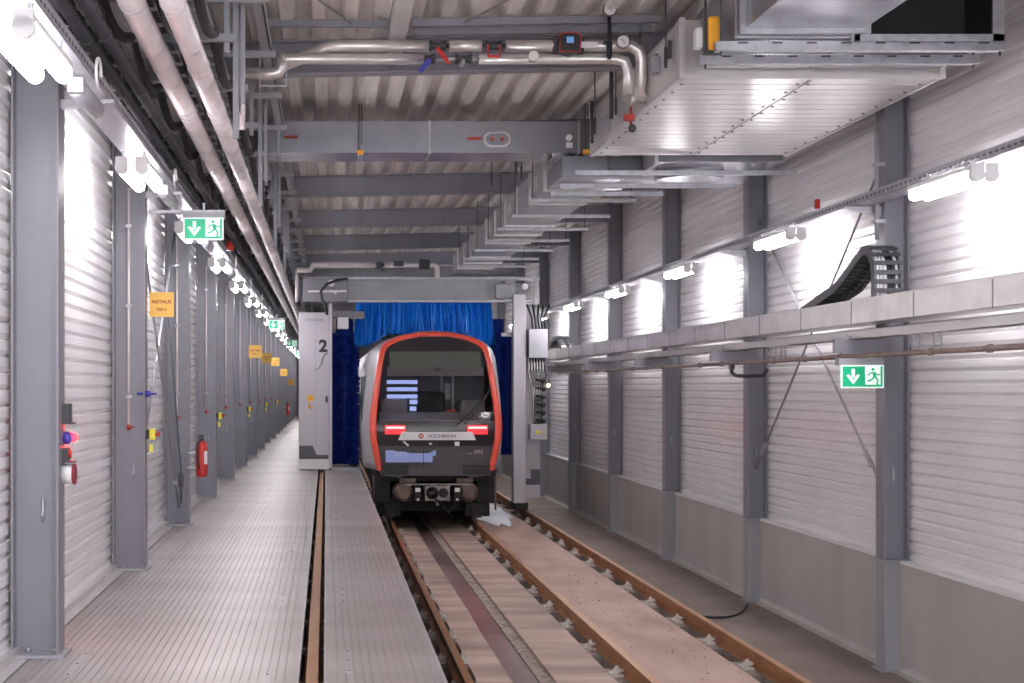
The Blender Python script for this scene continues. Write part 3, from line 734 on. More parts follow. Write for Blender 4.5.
solo('actuator',MB().tube([(2.55,Yp+.0,zL-.55),(2.55,Yp,zL-.40)],.012,6).box(2.49,2.57,Yp-.05,Yp+.01,zL-.52,zL-.47).mat(1).sphere((2.55,Yp-.05,zL-.59),.035),['signred','dark'],'small red and dark valve actuator hanging below the pipe bend by the air unit','actuator')
# roof bracing at top
Yb=11.8
def strut(p,q,w,h,lab,mt='paint'): return solo('roof_strut',MB().bar(p,q,w,h),mt,lab,'strut')
strut((-.55,Yb,H+dzp(23.5,Yb)),(.52,Yb,H+dzp(24,Yb)),.05,.055,'grey roof strut crossing top left above the silver pipes')
strut((.72,Yb,H+dzp(23,Yb)),(2.80,Yb,H+dzp(19,Yb)),.05,.06,'grey roof strut crossing top middle behind the gauge')
strut((.75,11.92,H+dzp(32,11.92)),(2.75,11.92,H+dzp(29,11.92)),.05,.06,'second grey roof strut just under the top middle one','paint')
solo('roof_joist',MB().box(.53,.67,YB,12.4,H+2.93,H+3.03),'cream','pale joist running lengthwise under the roof between the two top struts','joist')
def rod(p,q,lab): return solo('tie_rod',MB().tube([p,q],.009,6),'galv',lab,'tie rod')
rod((-.6,9.3,H+2.95),(.22,11.8,H+3.05),'thin tie rod slanting at the top left of the roof')
rod((1.15,11.8,H+3.05),(2.1,9.0,H+2.98),'thin tie rod slanting at the top middle of the roof')

# ------------------------------------------------------------------ transverse duct with joints
r=thing('air_duct','long grey sheet-metal duct crossing the hall under the roof','duct',(1,15.7,H+2.56))
Y0,Y1=15.4,16.0; zb=H+2.565; zt=H+2.915
segs=[(-.69,-.53),(-.51,1.13),(1.145,2.76),(2.78,2.90)]
for i,(a,b) in enumerate(segs):
    build('section',MB().box(a,b,Y0,Y1,zb,zt),'duct' if i!=2 else 'duct',r,bev=.006)
for x in(-.52,1.137,2.77): build('joint_flange',MB().box(x-.012,x+.012,Y0-.012,Y1+.01,zb-.012,zt+.01),'galv',r)
m=MB()
for i in range(40): 
    x=-.68+i*.085; m.tube([(x,Y0-.001,zt-.012),(x,Y0-.006,zt-.012)],.004,5)
build('rivets',m,'paint_light',r)
# inspection hatch
hx=1.875; hz=H+dzp(139.5,Y0)
m=MB(); outl=[]
for i in range(24):
    t=2*PI*i/24; cx=.065 if math.cos(t)>0 else -.065; outl.append((hx+cx+.085*math.cos(t),hz+.085*math.sin(t)))
m.prism(outl,'y',Y0-.012,Y0)
hatch=build('inspection_hatch',m,'cream',r,bev=.003)
inn=[(hx+(a-hx)*.84,hz+(b-hz)*.74) for a,b in outl]
build('hatch_lid',MB().prism(inn,'y',Y0-.018,Y0-.012),'duct',hatch)
build('knob',MB().tube([(hx-.055,Y0-.02,hz),(hx-.055,Y0-.045,hz)],.022,10),'signred',hatch)
build('knob',MB().tube([(hx+.055,Y0-.02,hz),(hx+.055,Y0-.045,hz)],.022,10),'signred',hatch)
for x,py in((-.38,137),(1.63,138.5)):
    z=H+dzp(py,Y0)
    build('flow_arrow',MB().prism([(x-.09,z),(x-.05,z+.022),(x-.05,z+.016),(x+.07,z+.016),(x+.07,z-.016),(x-.05,z-.016),(x-.05,z-.022)],'y',Y0-.003,Y0-.0005),'signred',r)
def hanger_rod(x,y,lab,z0,z1=5.62):
    r=thing('duct_hanger',lab,'hanger',(x,y,z0))
    build('rod',MB().tube([(x,y,z0),(x,y,z1)],.008,6).tube([(x+.03,y,z0+.1),(x+.03,y,z1)],.006,6),'dark',r)
    build('foot',MB().box(x-.02,x+.05,y-.03,y+.03,z0-.02,z0+.03),'amber',r,bev=.004)
    build('straps',MB().box(x-.01,x+.0,y-.01,y,z0-.10,z0).box(x+.02,x+.03,y-.01,y,z0-.10,z0),'galv',r)
hanger_rod(.36,15.34,'dark hanger rod with amber foot in front of the crossing duct, left one',zb-.01)
hanger_rod(2.82,15.30,'dark hanger rod with amber foot in front of the crossing duct, right end',zb-.01)
r=thing('thermostat','small pale round sensor with cable loop at the right end of the crossing duct','sensor',(2.7,Y0,H+2.7))
build('dial',MB().tube([(2.66,Y0-.0,H+2.73),(2.66,Y0-.04,H+2.73)],.035,14),'white',r)
build('box',MB().box(2.63,2.70,Y0-.02,Y0,H+2.62,H+2.68),'white',r)
solo('duct_support',MB().box(2.50,2.62,Y0-.06,Y0+.5,zb-.055,zb-.03).tube([(2.45,Y0-.25,zb-.06),(2.68,Y0-.02,zb+.0)],.02,8),'galv','short galvanised bracket and tube beneath the right end of the crossing duct','bracket')

# far duct running lengthwise with flanges
r=thing('air_duct','galvanised duct with many flanges running lengthwise towards the wash gantry','duct',(2.9,20,H+2.3))
zb2=H+2.30; zt2=H+2.66; xa,xb=2.56,3.24; y=16.4; k=0
fl=MB()
while y<27.5:
    build('section',MB().box(xa,xb,y,y+1.16,zb2,zt2),'galv',r,bev=.005)
    m=MB().box(xa-.022,xb+.022,y-.02,y+.02,zb2-.022,zt2+.02)
    build('flange',m,'stainless',r)
    y+=1.2
y=16.8
while y<27:
    build('access_panel',MB().box(xa-.006,xa,y+.2,y+.5,zb2+.10,zb2+.26),'cream',r); y+=2.4
A0=None
for k in range(7):
    y=17.0+1.55*k
    if A0 is None:
        A0=thing('duct_hanger','','hanger',(3.1,y,zb2-.05),'cross rails under the lengthwise duct')
        build('cross_rail',MB().box(2.45,3.75,y-.02,y+.02,zb2-.065,zb2-.024),'galv',A0)
        for x in(2.50,3.70): build('rod',MB().tube([(x,y,zb2-.07),(x,y,5.6)],.006,6),'dark',A0)
        c=A0
    else: c=dup(A0,(0,y-17.0,0))
    c['label']='cross rail under the flanged lengthwise duct, '+ORD[k]+' from the camera'
# connector duct behind the unit going right
r=thing('air_duct','wide stepped grey duct behind the big air unit, reaching to the right wall','duct',(3.8,16,H+2.3))
build('section',MB().box(2.56,3.42,15.2,16.3,H+2.28,H+2.50),'duct',r,bev=.006)
build('section',MB().box(3.44,4.75,14.6,16.2,H+2.34,H+2.70),'duct',r,bev=.006)
build('flange',MB().box(3.41,3.45,14.58,16.22,H+2.31,H+2.72),'galv',r)
build('round_outlet',MB().tube([(3.95,15.3,H+2.25),(3.95,15.3,H+2.36)],[.36,.38],24),'duct',r)
A0=None
for k,(y,x1) in enumerate(((14.65,4.9),(15.6,4.55),(16.25,3.9))):
    mb=MB().box(2.6,x1,y-.02,y+.02,H+2.21-.0,H+2.255)
    solo('cross_rail',mb,'galv','galvanised cross rail below the stepped duct, '+ORD[k]+' behind the air unit','rail','cross rails behind the air unit')
# damper box
solo('damper_box',MB().box(3.05,3.40,15.12,15.198,H+2.32,H+2.48),'darkpanel','dark damper panel on the duct just behind the air unit','damper',bev=.006)

# ------------------------------------------------------------------ big air unit
r=thing('air_handling_unit','large pale metal air unit hanging under the roof at the upper right','air unit',(3.7,12.5,H+2.35))
ux0,ux1,uy0,uy1,uz0,uz1=2.70,4.68,10.7,14.3,H+2.35,H+2.80
build('casing',MB().box(ux0,ux1,uy0,uy1,uz0+.01,uz1),'ahu',r,bev=.012)
m=MB()
n=18
for i in range(n):
    a=uy0+.03+(uy1-uy0-.06)*i/n; b=uy0+.03+(uy1-uy0-.06)*(i+1)/n-.03
    m.box(ux0+.03,3.68,a,b,uz0,uz0+.012); m.box(3.72,ux1-.03,a,b,uz0,uz0+.012)
build('floor_panels',m,'ahu',r)
for x in(3.66,3.74,ux0+.06,ux1-.07):
    for i in range(12):
        y=uy0+.2+i*.29; build('panel_bolt',MB().tube([(x,y,uz0+.002),(x,y,uz0-.007)],.013,6),'darkpanel',r)
m=MB()
for (a,b) in((ux0,uy0),(ux0,uy1),(ux1,uy0),(ux1,uy1)): m.box(a-.012,a+.03,b-.02,b+.02,uz0-.004,uz1+.01)
m.box(ux0-.012,ux0+.02,uy0,uy1,uz0-.004,uz0+.03).box(ux0-.01,ux1+.01,uy0-.012,uy0+.02,uz0-.004,uz0+.035).box(ux1-.02,ux1+.012,uy0,uy1,uz0-.004,uz0+.03)
build('edge_profiles',m,'cream',r)
for y,z in ((10.95,.3),(11.4,.3),(12.1,.25)):
    build('door_latch',MB().box(ux0-.035,ux0-.01,y-.02,y+.02,uz0+z-.09,uz0+z+.05),'dark',r)
build('inlet_stub',MB().tube([(ux0-.10,12.0,uz0+.12),(ux0+.0,12.0,uz0+.12)],.05,12),'stainless',r)
build('terminal_box',MB().box(ux0-.06,ux0,11.35,11.5,uz0+.20,uz0+.33),'paint_light',r,bev=.008)
build('terminal_box',MB().box(ux0-.07,ux0,13.3,13.45,uz0+.10,uz0+.22),'paint_light',r,bev=.008)
build('cable_sleeve',MB().tube([(ux0-.04,13.1,uz0+.15),(ux0-.04,13.1,uz0+.6)],.02,8).tube([(ux0-.05,14.0,uz0+.08),(ux0-.05,14.0,uz0+.5)],.018,8),'dark',r)
# plenum in front
r=thing('air_duct','grey front plenum with a wide dark opening, bolted before the air unit','duct',(3.8,10,H+2.4))
p0,p1=9.75,10.66
build('box',MB().box(2.84,3.66,p0,p1,H+2.42,H+2.82).box(3.66,4.66,p0+.5,p1,H+2.42,H+2.82),'duct',r,bev=.006)
build('opening_sides',MB().box(3.66,4.66,p0,p0+.5,H+2.42,H+2.435).box(3.66,4.66,p0,p0+.5,H+2.82,H+2.82).box(4.645,4.66,p0,p0+.5,H+2.435,H+2.82),'duct',r)
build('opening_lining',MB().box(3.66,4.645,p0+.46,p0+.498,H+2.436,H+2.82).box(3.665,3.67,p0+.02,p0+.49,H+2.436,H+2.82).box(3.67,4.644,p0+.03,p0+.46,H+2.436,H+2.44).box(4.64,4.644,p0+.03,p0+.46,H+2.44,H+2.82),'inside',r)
build('opening_frame',MB().box(3.64,3.70,p0-.02,p0,H+2.40,H+2.82).box(4.62,4.70,p0-.02,p0,H+2.40,H+2.82).box(3.66,4.7,p0-.02,p0,H+2.40,H+2.445),'galv',r)
r=thing('air_duct','smooth grey duct coming toward the camera along the top right edge','duct',(3.2,8,H+2.5))
build('section',MB().box(2.90,3.72,2.0,p0-.03,H+2.475,H+2.81),'duct',r,bev=.006)
build('flange',MB().box(2.86,3.76,p0-.06,p0-.02,H+2.44,H+2.82),'galv',r)
for y,dz,x0,x1,n in((9.82,2.375,2.72,4.74,'front'),(10.22,2.375,2.72,4.74,'rear')):
    r=thing('unit_support',n+' slotted support channel under the plenum of the air unit','support channel',(3.7,y,H+dz))
    m=MB().box(x0,x1,y-.03,y+.03,H+dz-.03,H+dz+.035).mat(1)
    for i in range(8): m.box(x0+.15+i*.24,x0+.22+i*.24,y-.032,y-.029,H+dz+.018,H+dz+.03)
    build('channel',m,['galv','dark'],r)
    for x in(x0+.04,x1-.03): build('rod',MB().tube([(x,y,H+dz-.06),(x,y,5.62)],.008,6),'dark',r)
r=thing('isolator_switch','yellow-orange isolator switch at the front left corner of the air unit','switch',(2.9,9.9,H+2.6))
build('box',MB().box(2.70,2.78,9.9,9.96,H+2.38,H+2.62),'amber',r,bev=.02)
build('base',MB().box(2.68,2.80,9.96,10.0,H+2.36,H+2.60),'dark',r)
solo('relay_box',MB().box(2.64,2.685,10.0,10.1,H+2.42,H+2.56),'white','small white relay box left of the yellow isolator switch','box',bev=.006)
A0=None
for k,(x,y) in enumerate(((2.66,11.0),(2.66,11.9),(2.66,12.9),(2.66,13.9),(2.35,16.9),(2.25,16.6),(2.05,17.4))):
    if A0 is None:
        A0=solo('unit_hanger',MB().tube([(x,y,H+2.55),(x,y,5.66)],.007,6).box(x-.012,x+.012,y-.01,y+.01,H+2.50,H+2.66),'dark','','hanger','thin hanger rods left of the air unit');c=A0;b0=(x,y)
    else: c=dup(A0,(x-b0[0],y-b0[1],0))
    c['label']='thin dark hanger rod at the left side of the air unit, '+ORD[k]+' from the camera'
solo('cable',MB().tube([(5.02,10.5,H+2.2),(4.96,12.2,H+1.3)],.005,5),'dark','thin cable hanging between wall and upper tray near the second right column','cable') if False else None

# far transverse pipe pair (small, before the gantry)
Yf=26.5
r=thing('heating_pipe','distant silver pipe crossing the hall above the wash gantry','pipe',(1,Yf,H+2.2))
zz=H+dzp(265,Yf)
build('jacket',MB().tube([(-.55,Yf,zz-.10),(-.30,Yf,zz-.10),(-.26,Yf,zz-.0),(-.2,Yf,zz),(.95,Yf,zz)],.055,12).tube([(1.10,Yf,zz),(2.05,Yf,zz),(2.10,Yf,zz-.05),(2.10,Yf,zz-.25)],.05,12).tube([(-.55,Yf,zz-.10),(-.55,Yf,zz-.7)],.03,10),'jacket',r)
build('bare_pipe',MB().tube([(.95,Yf,zz),(1.10,Yf,zz)],.03,8),'dark',r)
solo('shutoff_valve',MB().box(.95,1.05,Yf-.08,Yf-.04,zz-.08,zz+.06).bar((1.0,Yf-.08,zz),(1.08,Yf-.1,zz-.12),.03),'dark','small dark valve on the distant crossing pipe, left one','valve')
solo('shutoff_valve',MB().box(1.27,1.46,Yf-.08,Yf-.04,zz-.03,zz+.07),'dark','small dark flanged valve on the distant crossing pipe, next to the left one','valve')
solo('circulation_pump',MB().box(1.75,1.95,Yf-.12,Yf-.05,zz-.09,zz+.10),'black','small black pump on the distant crossing pipe','pump',bev=.02)
# ------------------------------------------------------------------ wash gantry
GY=27.3
g=thing('wash_gantry','train wash gantry with pale towers marked 2 and blue brushes, straddling the track','wash gantry',(1.9,GY,.9))
T=build('left_tower',MB().box(-.53,.055,GY,GY+1.4,DZ+.02,H+1.45),'tower',g,bev=.01)
build('seam',MB().box(-.205,-.195,GY-.003,GY,DZ+.45,H+1.45),'paint_light',T)
build('foot_panels',MB().box(-.535,-.22,GY-.01,GY+.02,DZ+.02,DZ+.22).box(-.21,.06,GY-.01,GY+.02,DZ+.02,DZ+.22),'cream',T)
build('stepped_graphic',MB().prism([(-.52,DZ+.22),(.05,DZ+.22),(.05,DZ+.30),(-.18,DZ+.30),(-.26,DZ+.48),(-.52,DZ+.48)],'y',GY-.006,GY-.0005),'darkpanel',T,label='dark stepped graphic at the tower foot')
m=MB(); text_mesh(m,'2',-.055,H+.80,GY-.004,.25,bold=True)
build('number',m,'ink',T,label='black figure 2')
pts=[(-.22,H+.33),(-.14,H+.36),(-.09,H+.45),(-.06,H+.56),(-.02,H+.64),(.04,H+.66)]
build('curved_line',MB().tube([(a,GY-.003,b) for a,b in pts],[.004,.006,.010,.012,.010,.006],6),'ink',T)
build('warning_sticker',MB().box(-.36,-.24,GY-.004,GY,H-.27,H-.16),'amber',T)
build('hook',MB().tube([(-.33,GY-.02,H-.32),(-.33,GY-.05,H-.38),(-.29,GY-.05,H-.42),(-.26,GY-.05,H-.37)],.018,6),'amber',T)
build('door_handle',MB().box(-.01,.03,GY-.03,GY,H-.30,H-.18),'ink',T)
build('top_bracket',MB().box(-.40,-.05,GY-.05,GY,H+1.28,H+1.33),'paint_light',T)
build('left_post',MB().box(.055,.12,GY-.1,GY,DZ+.05,H+1.62),'tower',g,bev=.006)
m=MB()
m.box(.38,3.42,GY+.18,GY+.5,H+1.70,H+2.10).box(-.45,3.95,GY+.5,GY+.8,H+1.75,H+2.05)
CB=build('crossbeam',m,'paint_light',g,bev=.01)
build('crossbeam_lip',MB().box(-.45,4.18,GY+.14,GY+.5,H+2.10,H+2.15).box(.4,4.0,GY+.15,GY+.2,H+1.66,H+1.70),'galv',g)
build('left_bracket_plate',MB().box(-.45,.42,GY+.05,GY+.15,H+1.66,H+2.12),'paint',g,bev=.01)
build('carriage_rail',MB().box(-.35,.40,GY-.02,GY+.05,H+1.84,H+1.88),'jacket',g)
build('bolts',MB().tube([(.18,GY-.04,H+1.83),(.18,GY+.02,H+1.83)],.03,8).tube([(.10,GY-.04,H+2.02),(.10,GY+.04,H+2.02)],.07,12),'white',g)
build('hose_loop',MB().tube([(.42,GY-.03,H+2.10),(.25,GY-.05,H+2.08),(.02,GY-.05,H+2.0),(-.10,GY-.05,H+1.85),(-.08,GY-.05,H+1.70),(-.0,GY-.05,H+1.58),(.02,GY-.05,H+1.4)],.025,8),'black',g)
build('motor',MB().box(.22,.44,GY-.05,GY+.2,H+1.13,H+1.36),'white',g,bev=.02)
build('lower_crossbar',MB().box(.05,.75,GY+.1,GY+.2,H+1.33,H+1.48),'paint',g)
# right side
build('right_post',MB().box(3.63,3.87,GY-.1,GY+.2,.28,H+1.80),'tower',g,bev=.008)
build('right_foot',MB().box(3.66,3.92,GY-.08,GY+.5,.15,.29),'grime',g,bev=.01)
R=build('right_tower',MB().box(3.88,4.19,GY+.15,GY+1.4,.36,H+1.55),'tower',g,bev=.01)
build('stepped_graphic',MB().prism([(3.885,.62),(3.885,.74),(4.0,.74),(4.0,.92),(4.185,.92),(4.185,.62)],'y',GY+.142,GY+.149),'darkpanel',R,label='dark stepped graphic at the right tower foot')
build('control_cabinet',MB().box(3.92,4.28,GY-.18,GY+.14,H+.56,H+1.12),'paint_light',g,bev=.012)
build('lower_cabinet',MB().box(3.95,4.28,GY-.15,GY+.14,H-1.02,H-.72),'tower',g,bev=.01)
build('yellow_plate',MB().box(4.06,4.14,GY-.156,GY-.15,H-.90,H-.84).box(4.19,4.22,GY-.156,GY-.15,H-.9,H-.84),'yelbox',g)
build('vertical_roller_shaft',MB().tube([(3.42,GY+.1,H+1.02),(3.62,GY+.1,H+1.02)],.04,10),'white',g)
build('top_hoop',MB().box(3.30,3.66,GY+.02,GY+.08,H+1.72,H+2.0),'paint_light',g,bev=.01)
build('round_cover',MB().tube([(3.86,GY-.06,H+1.95),(3.86,GY+.05,H+1.95)],.06,16),'white',g)
build('upper_frame',MB().box(3.88,4.10,GY+.15,GY+.2,H+1.55,H+1.62).box(4.06,4.12,GY+.15,GY+.2,H+1.55,H+2.10),'paint_light',g)
for j in range(18):
    x=3.93+.018*j; a=.02*math.sin(j*2.1)
    pts=[(x,GY-.05,H+.56),(x+a,GY-.12,H+.40),(x-a*1.5,GY-.08,H+.22),(x*.6+4.12*.4,GY-.1,H+.0),(x*.5+4.12*.5+a,GY-.09,H-.3),(x*.5+4.12*.5,GY-.05,H-.72)]
    build('cable',MB().tube(pts,.012,6),'black' if j%3 else 'white',g)
for j in range(5):
    x=4.02+.06*j; build('hose',MB().tube([(x,GY-.02,H+1.12),(x-.03,GY-.04,H+1.35),(x+.05*(j-2),GY+.1,H+1.60)],.02,6),'black',g)
for j in range(6):
    z=H+.12-.155*j
    build('ball_valve',MB().sphere((4.20,GY-.15,z),.052).tube([(4.06,GY-.1,z+.02),(4.24,GY-.13,z)],.022,8),'black',g)
build('warm_lamp',MB().sphere((4.30,GY-.12,H+.03),.035),'warm',g,label='small glowing amber lamp')
# brushes
rb=random.Random(5)
def hangbrush():
    m=MB()
    for i in range(3600):
        x=rb.uniform(.60,3.26); y=GY+.55+rb.uniform(-.22,.30)
        top=H+1.66; ln=.84*rb.uniform(.85,1.04)
        if abs(x-1.925)<1.08: ln=min(ln,top-3.57-rb.uniform(0,.03)+.30*max(0,(abs(x-1.925)-.7)/.38)*.8); dx=rb.gauss(0,.035)+(x-1.93)*.04; dy=rb.gauss(0,.04); w=rb.uniform(.004,.010)
        a=Vector((math.cos(rb.uniform(0,PI)),math.sin(rb.uniform(0,PI)),0)).normalized()*w
        pm=Vector((x+dx*.5,y+dy*.6-.03,top-ln*.5)); p0=Vector((x,y,top)); p2=Vector((x+dx,y+dy,top-ln))
        m.add([p0-a,p0+a,pm+a*1.3,pm-a*1.3,p2+a*.5,p2-a*.5],[(0,1,2,3),(3,2,4,5)])
    m.box(.62,3.24,GY+.50,GY+.62,H+1.1,H+1.66)
    return m
br=build('top_brush',hangbrush(),'brush',g,label='bright blue hanging bristles above the train')
def sidebrush(cx,cy,R,zb=1.0):
    m=MB().tube([(cx,cy,zb),(cx,cy,H+1.35)],R*.55,20)
    for i in range(5200):
        t=rb.uniform(0,2*PI); z=rb.uniform(zb,H+1.0); rr=R*rb.uniform(.9,1.03); w=rb.uniform(.006,.013)
        d=Vector((math.cos(t),math.sin(t),0)); u=Vector((0,0,w)); s=Vector((-math.sin(t),math.cos(t),0))*w*.5
        p0=Vector((cx,cy,z))+d*R*.5; p1=Vector((cx,cy,z+rb.gauss(0,.012)))+d*rr
        m.add([p0-u,p0+u+s,p1+u*.6,p1-u*.6],[(0,1,2,3)])
    return m
build('left_side_brush',sidebrush(.37,GY+.75,.31),'navy',g,label='dark navy upright brush left of the train')
build('right_side_brush',sidebrush(3.42,GY+.75,.24,1.2),'navy',g,label='dark navy upright brush right of the train')
build('splash_curtain',MB().box(.12,.62,GY+1.35,GY+1.40,1.0,H+1.1),'navy',g)
build('splash_curtain',MB().box(3.25,3.85,GY+1.35,GY+1.40,1.15,H+1.1),'navy',g)
# kerb of small combs in front of left brush foot
m=MB()
for i in range(22): m.box(.12+i*.026,.135+i*.026,GY-.12,GY+.1,DZ+.0,DZ+.06)
build('drip_comb',m,'galv',g)

# ------------------------------------------------------------------ train
TX=1.925; TY=24.6
t=thing('metro_train','silver metro train with orange-red front frame, black windscreen and HOCHBAHN strip','train',(TX,TY,.15))
half=[(0,3.52),(.25,3.51),(.47,3.475),(.68,3.42),(.84,3.345),(.93,3.27),(.975,3.18),(1.02,2.95),(1.075,2.60),(1.125,2.25),(1.155,2.0),(1.16,1.80),(1.15,1.62),(1.09,1.32),(1.03,1.06)]
outer=half+[(-a,b) for a,b in half[::-1] if a>0]
def yf(z):      # raked front
    if z<1.75: return TY+.10*(1.75-z)
    return TY+.0+.42*((z-1.75)/1.77)**1.4
def inset(poly,dx,dt,db):
    out=[]
    for a,b in poly:
        s=1-dx/1.15; 
        nb=b-dt*max(0,(b-2.9)/.62) + (db if b<1.1 else 0)
        out.append((a*s,nb))
    return out
def loop(poly,yo,sx=1,sz=1): return [(TX+a*sx,yf(b)+yo,1.9+(b-1.9)*sz) for a,b in poly]
inner=inset(outer,.115,.085,0)
inner=[(a if abs(b-1.06)>.001 else (a*1.0),b) for a,b in inner]
# orange frame ring (open at the bottom)
m=MB(); n=len(outer)
lo=[loop(outer,.22),loop(outer,.02),loop([((a+c)/2,(b+d)/2) for (a,b),(c,d) in zip(outer,inner)],-.02),loop(inner,0),loop(inner,.10)]
vs=[p for l in lo for p in l]; fs=[]
# outer order: right half top->bottom (0..14) then left bottom->top (15..28)
for k in range(len(lo)-1):
    for i in range(n):
        if i==len(half)-1: continue
        fs.append((k*n+i,k*n+(i+1)%n,(k+1)*n+(i+1)%n,(k+1)*n+i))
m.add(vs,fs,True); build('front_frame',m,'orange',t,label='orange-red frame around the front')
# silver body
body_half=[(0,3.55),(.3,3.53),(.62,3.46),(.9,3.36),(1.08,3.22),(1.15,3.05),(1.20,2.6),(1.25,2.1),(1.265,1.8),(1.25,1.4),(1.22,1.08)]
bo=body_half+[(-a,b) for a,b in body_half[::-1] if a>0]
def bl(y,s,dz=0): return [(TX+a*s,y,1.9+(b-1.9)*(1 if s>.99 else .99)+dz) for a,b in bo]
m=MB().loft([bl(25.3,.965,-.01),bl(25.55,1.0),bl(25.9,1.0),bl(48,1.0)],cap0=False,smooth=False)
B=build('body',m,'silver',t)
# shell between frame and body
hN=len(outer)
def resamp(poly,n):
    # resample closed right-half path uniformly by arc
    P=[Vector(p) for p in poly]; L=[0]
    for i in range(1,len(P)): L.append(L[-1]+(P[i]-P[i-1]).length)
    out=[]
    for k in range(n):
        s=L[-1]*k/(n-1); i=max(j for j in range(len(L)) if L[j]<=s+1e-9); i=min(i,len(P)-2)
        u=(s-L[i])/(L[i+1]-L[i]); out.append(P[i].lerp(P[i+1],u))
    return out
A=resamp(half,24); Bq=resamp(body_half,24)
def full(hf,yfn,s=1): 
    r=[(TX+p.x*s,yfn(p.y),p.y) for p in hf]; return r+[(TX-p.x*s,yfn(p.y),p.y) for p in hf[::-1]]
m=MB(); la=full(A,lambda z:yf(z)+.12); lb=full([a.lerp(b,.8) for a,b in zip(A,Bq)],lambda z:25.28); lc=full(Bq,lambda z:25.6)
m.loft([la,lb,lc],cap0=False,cap1=False,smooth=True); build('nose_shell',m,'silver',t)
# side door seams, window strip left side
m=MB()
for y0,y1 in((26.0,26.6),):
    pass
build('side_window',MB().box(TX-1.262,TX-1.18,25.9,26.5,1.95,2.75),'tblack',t)
build('door_slot',MB().bar((TX-1.20,25.62,2.75),(TX-1.262,25.62,1.9),.03,.06),'tblack',t)
build('side_handle',MB().box(TX-1.33,TX-1.22,25.62,25.70,2.72,2.86),'white',t,label='small white side camera')
# interior face fill split in bands: function to get half width of inner at z
def hw(z,poly=inner):
    hs=[(a,b) for a,b in poly if a>=0][:len(half)]
    for (a,b),(c,d) in zip(hs,hs[1:]):
        if (b>=z>=d) and b!=d: return a+(c-a)*(b-z)/(b-d)
    return hs[0][0] if z>hs[0][1] else hs[-1][0]
def band(z0,z1,yo,mm,name,x0=None,x1=None,ns=6,label=None,parent=None,thick=.01,cut=None):
    m=MB(); vs=[]; 
    for k in range(ns+1):
        z=z0+(z1-z0)*k/ns; w=hw(z)+.004
        a=-w if x0 is None else max(-w,x0); b=w if x1 is None else min(w,x1)
        for j in range(9):
            x=a+(b-a)*j/8; cur=.05*(x/1.1)**2
            vs.append((TX+x,yf(z)+yo+cur,z))
    m.add(vs,[(k*9+j,k*9+j+1,(k+1)*9+j+1,(k+1)*9+j) for k in range(ns) for j in range(8)],False)
    return build(name,m,mm,parent or t,label=label)
# top arc panel follows the curve: z up to inner top at 3.435
tz=max(b for a,b in inner)
band(2.90,tz-.01,.03,'tblack','header_panel',ns=14)
band(2.88,3.16,.018,'display','destination_display',-.80,.82,label='unlit greenish destination display')
band(2.73,2.88,.024,'tgrey','sun_visor_strip',-.84,.86)
W=band(1.93,2.90,.03,'glass','windscreen')
band(1.76,1.93,.028,'tblack','windscreen_sill')
band(1.50,1.76,.025,'tblack','light_panel')
band(1.10,1.50,.03,'tgrey','lower_front_panel')
m=MB()
build('front_bumper',MB().loft([[(TX+x,yf(z)+o,z) for x,z in ((-1.0,1.1),(1.0,1.1),(.96,.98),(.60,.93),(.55,.97),(-.55,.97),(-.60,.93),(-.96,.98))] for o in(.0,.35)]),'tgrey',t)
for s in(-1,1):
    for k in range(4): build('grille_slot',MB().box(TX+s*.72-.24,TX+s*.72+.24,TY+.035,TY+.065,1.01+.042*k,1.03+.042*k),'black',t)
# lights
for s,c in((-1,-.71),(1,.73)):
    m=MB().box(TX+c-.16,TX+c+.16,TY+.0,TY+.035,1.80,1.835)
    L=build('tail_light',MB().box(TX+c-.18,TX+c+.18,TY+.02,TY+.06,1.70,1.86),'taildim',t,bev=.01)  # lens box glows dim red to paint the halo around the lit bar
    build('lit_bar',m,'tail',L,label='bright red light bar')
    m=MB()
    for k in range(2): m.box(TX+c-.16,TX+c+.16-(.03 if s<0 else 0),TY+.005,TY+.035,1.755-.05*k,1.773-.05*k)
    build('dim_bar',m,'taildim',L)
# white strip
build('name_strip',MB().prism([(TX-.66,1.60),(TX+.70,1.60),(TX+.64,1.745),(TX-.60,1.745)],'y',TY-.02,TY+.03),'white',t,label='white strip lettered HOCHBAHN')
m=MB(); text_mesh(m,'HOCHBAHN',TX+.10,1.672,TY-.023,.066,bold=True); build('lettering',m,mat('grey_letters',(.22,.20,.24),.5),t)
build('round_emblem',MB().ring((TX-.26,TY-.022,1.672),.036,.010,'y',20,6).sphere((TX-.26,TY-.022,1.672),.012),'red',t)
build('hook_bar',MB().box(TX-.12,TX-.07,TY+.0,TY+.03,1.52,1.55).bar((TX-.57,TY+.01,1.58),(TX-.48,TY+.01,1.50),.03).box(TX+.33,TX+.41,TY-.01,TY+.02,1.50,1.57),'white',t)
# lavender panel paints a blue reflection, with number, right model mark
build('blue_reflection',MB().prism([(TX-.88,1.42),(TX-.72,1.42),(TX-.70,1.40),(TX-.55,1.40),(TX-.45,1.37),(TX-.12,1.37),(TX-.0,1.43),(TX-.0,1.33),(TX-.05,1.32),(TX-.06,1.21),(TX-.88,1.21)],'y',TY+.022,TY+.035),'lavender',t,label='lavender-blue painted reflection on the lower left front')
m=MB(); text_mesh(m,'350-3',TX-.62,1.35,TY+.018,.07); build('unit_number',m,mat('number_grey',(.55,.58,.75),.5),t)
m=MB(); text_mesh(m,'DT5',TX+.75,1.39,TY+.022,.06,bold=True); m.box(TX+.53,TX+.64,TY+.021,TY+.024,1.362,1.370); build('type_lettering',m,mat('pale_lettering',(.5,.48,.5),.4),t)
# seams
build('panel_seams',MB().box(TX-.22,TX-.21,TY+.02,TY+.035,1.10,1.50).box(TX-.98,TX+.98,TY+.018,TY+.03,1.494,1.506),'black',t)
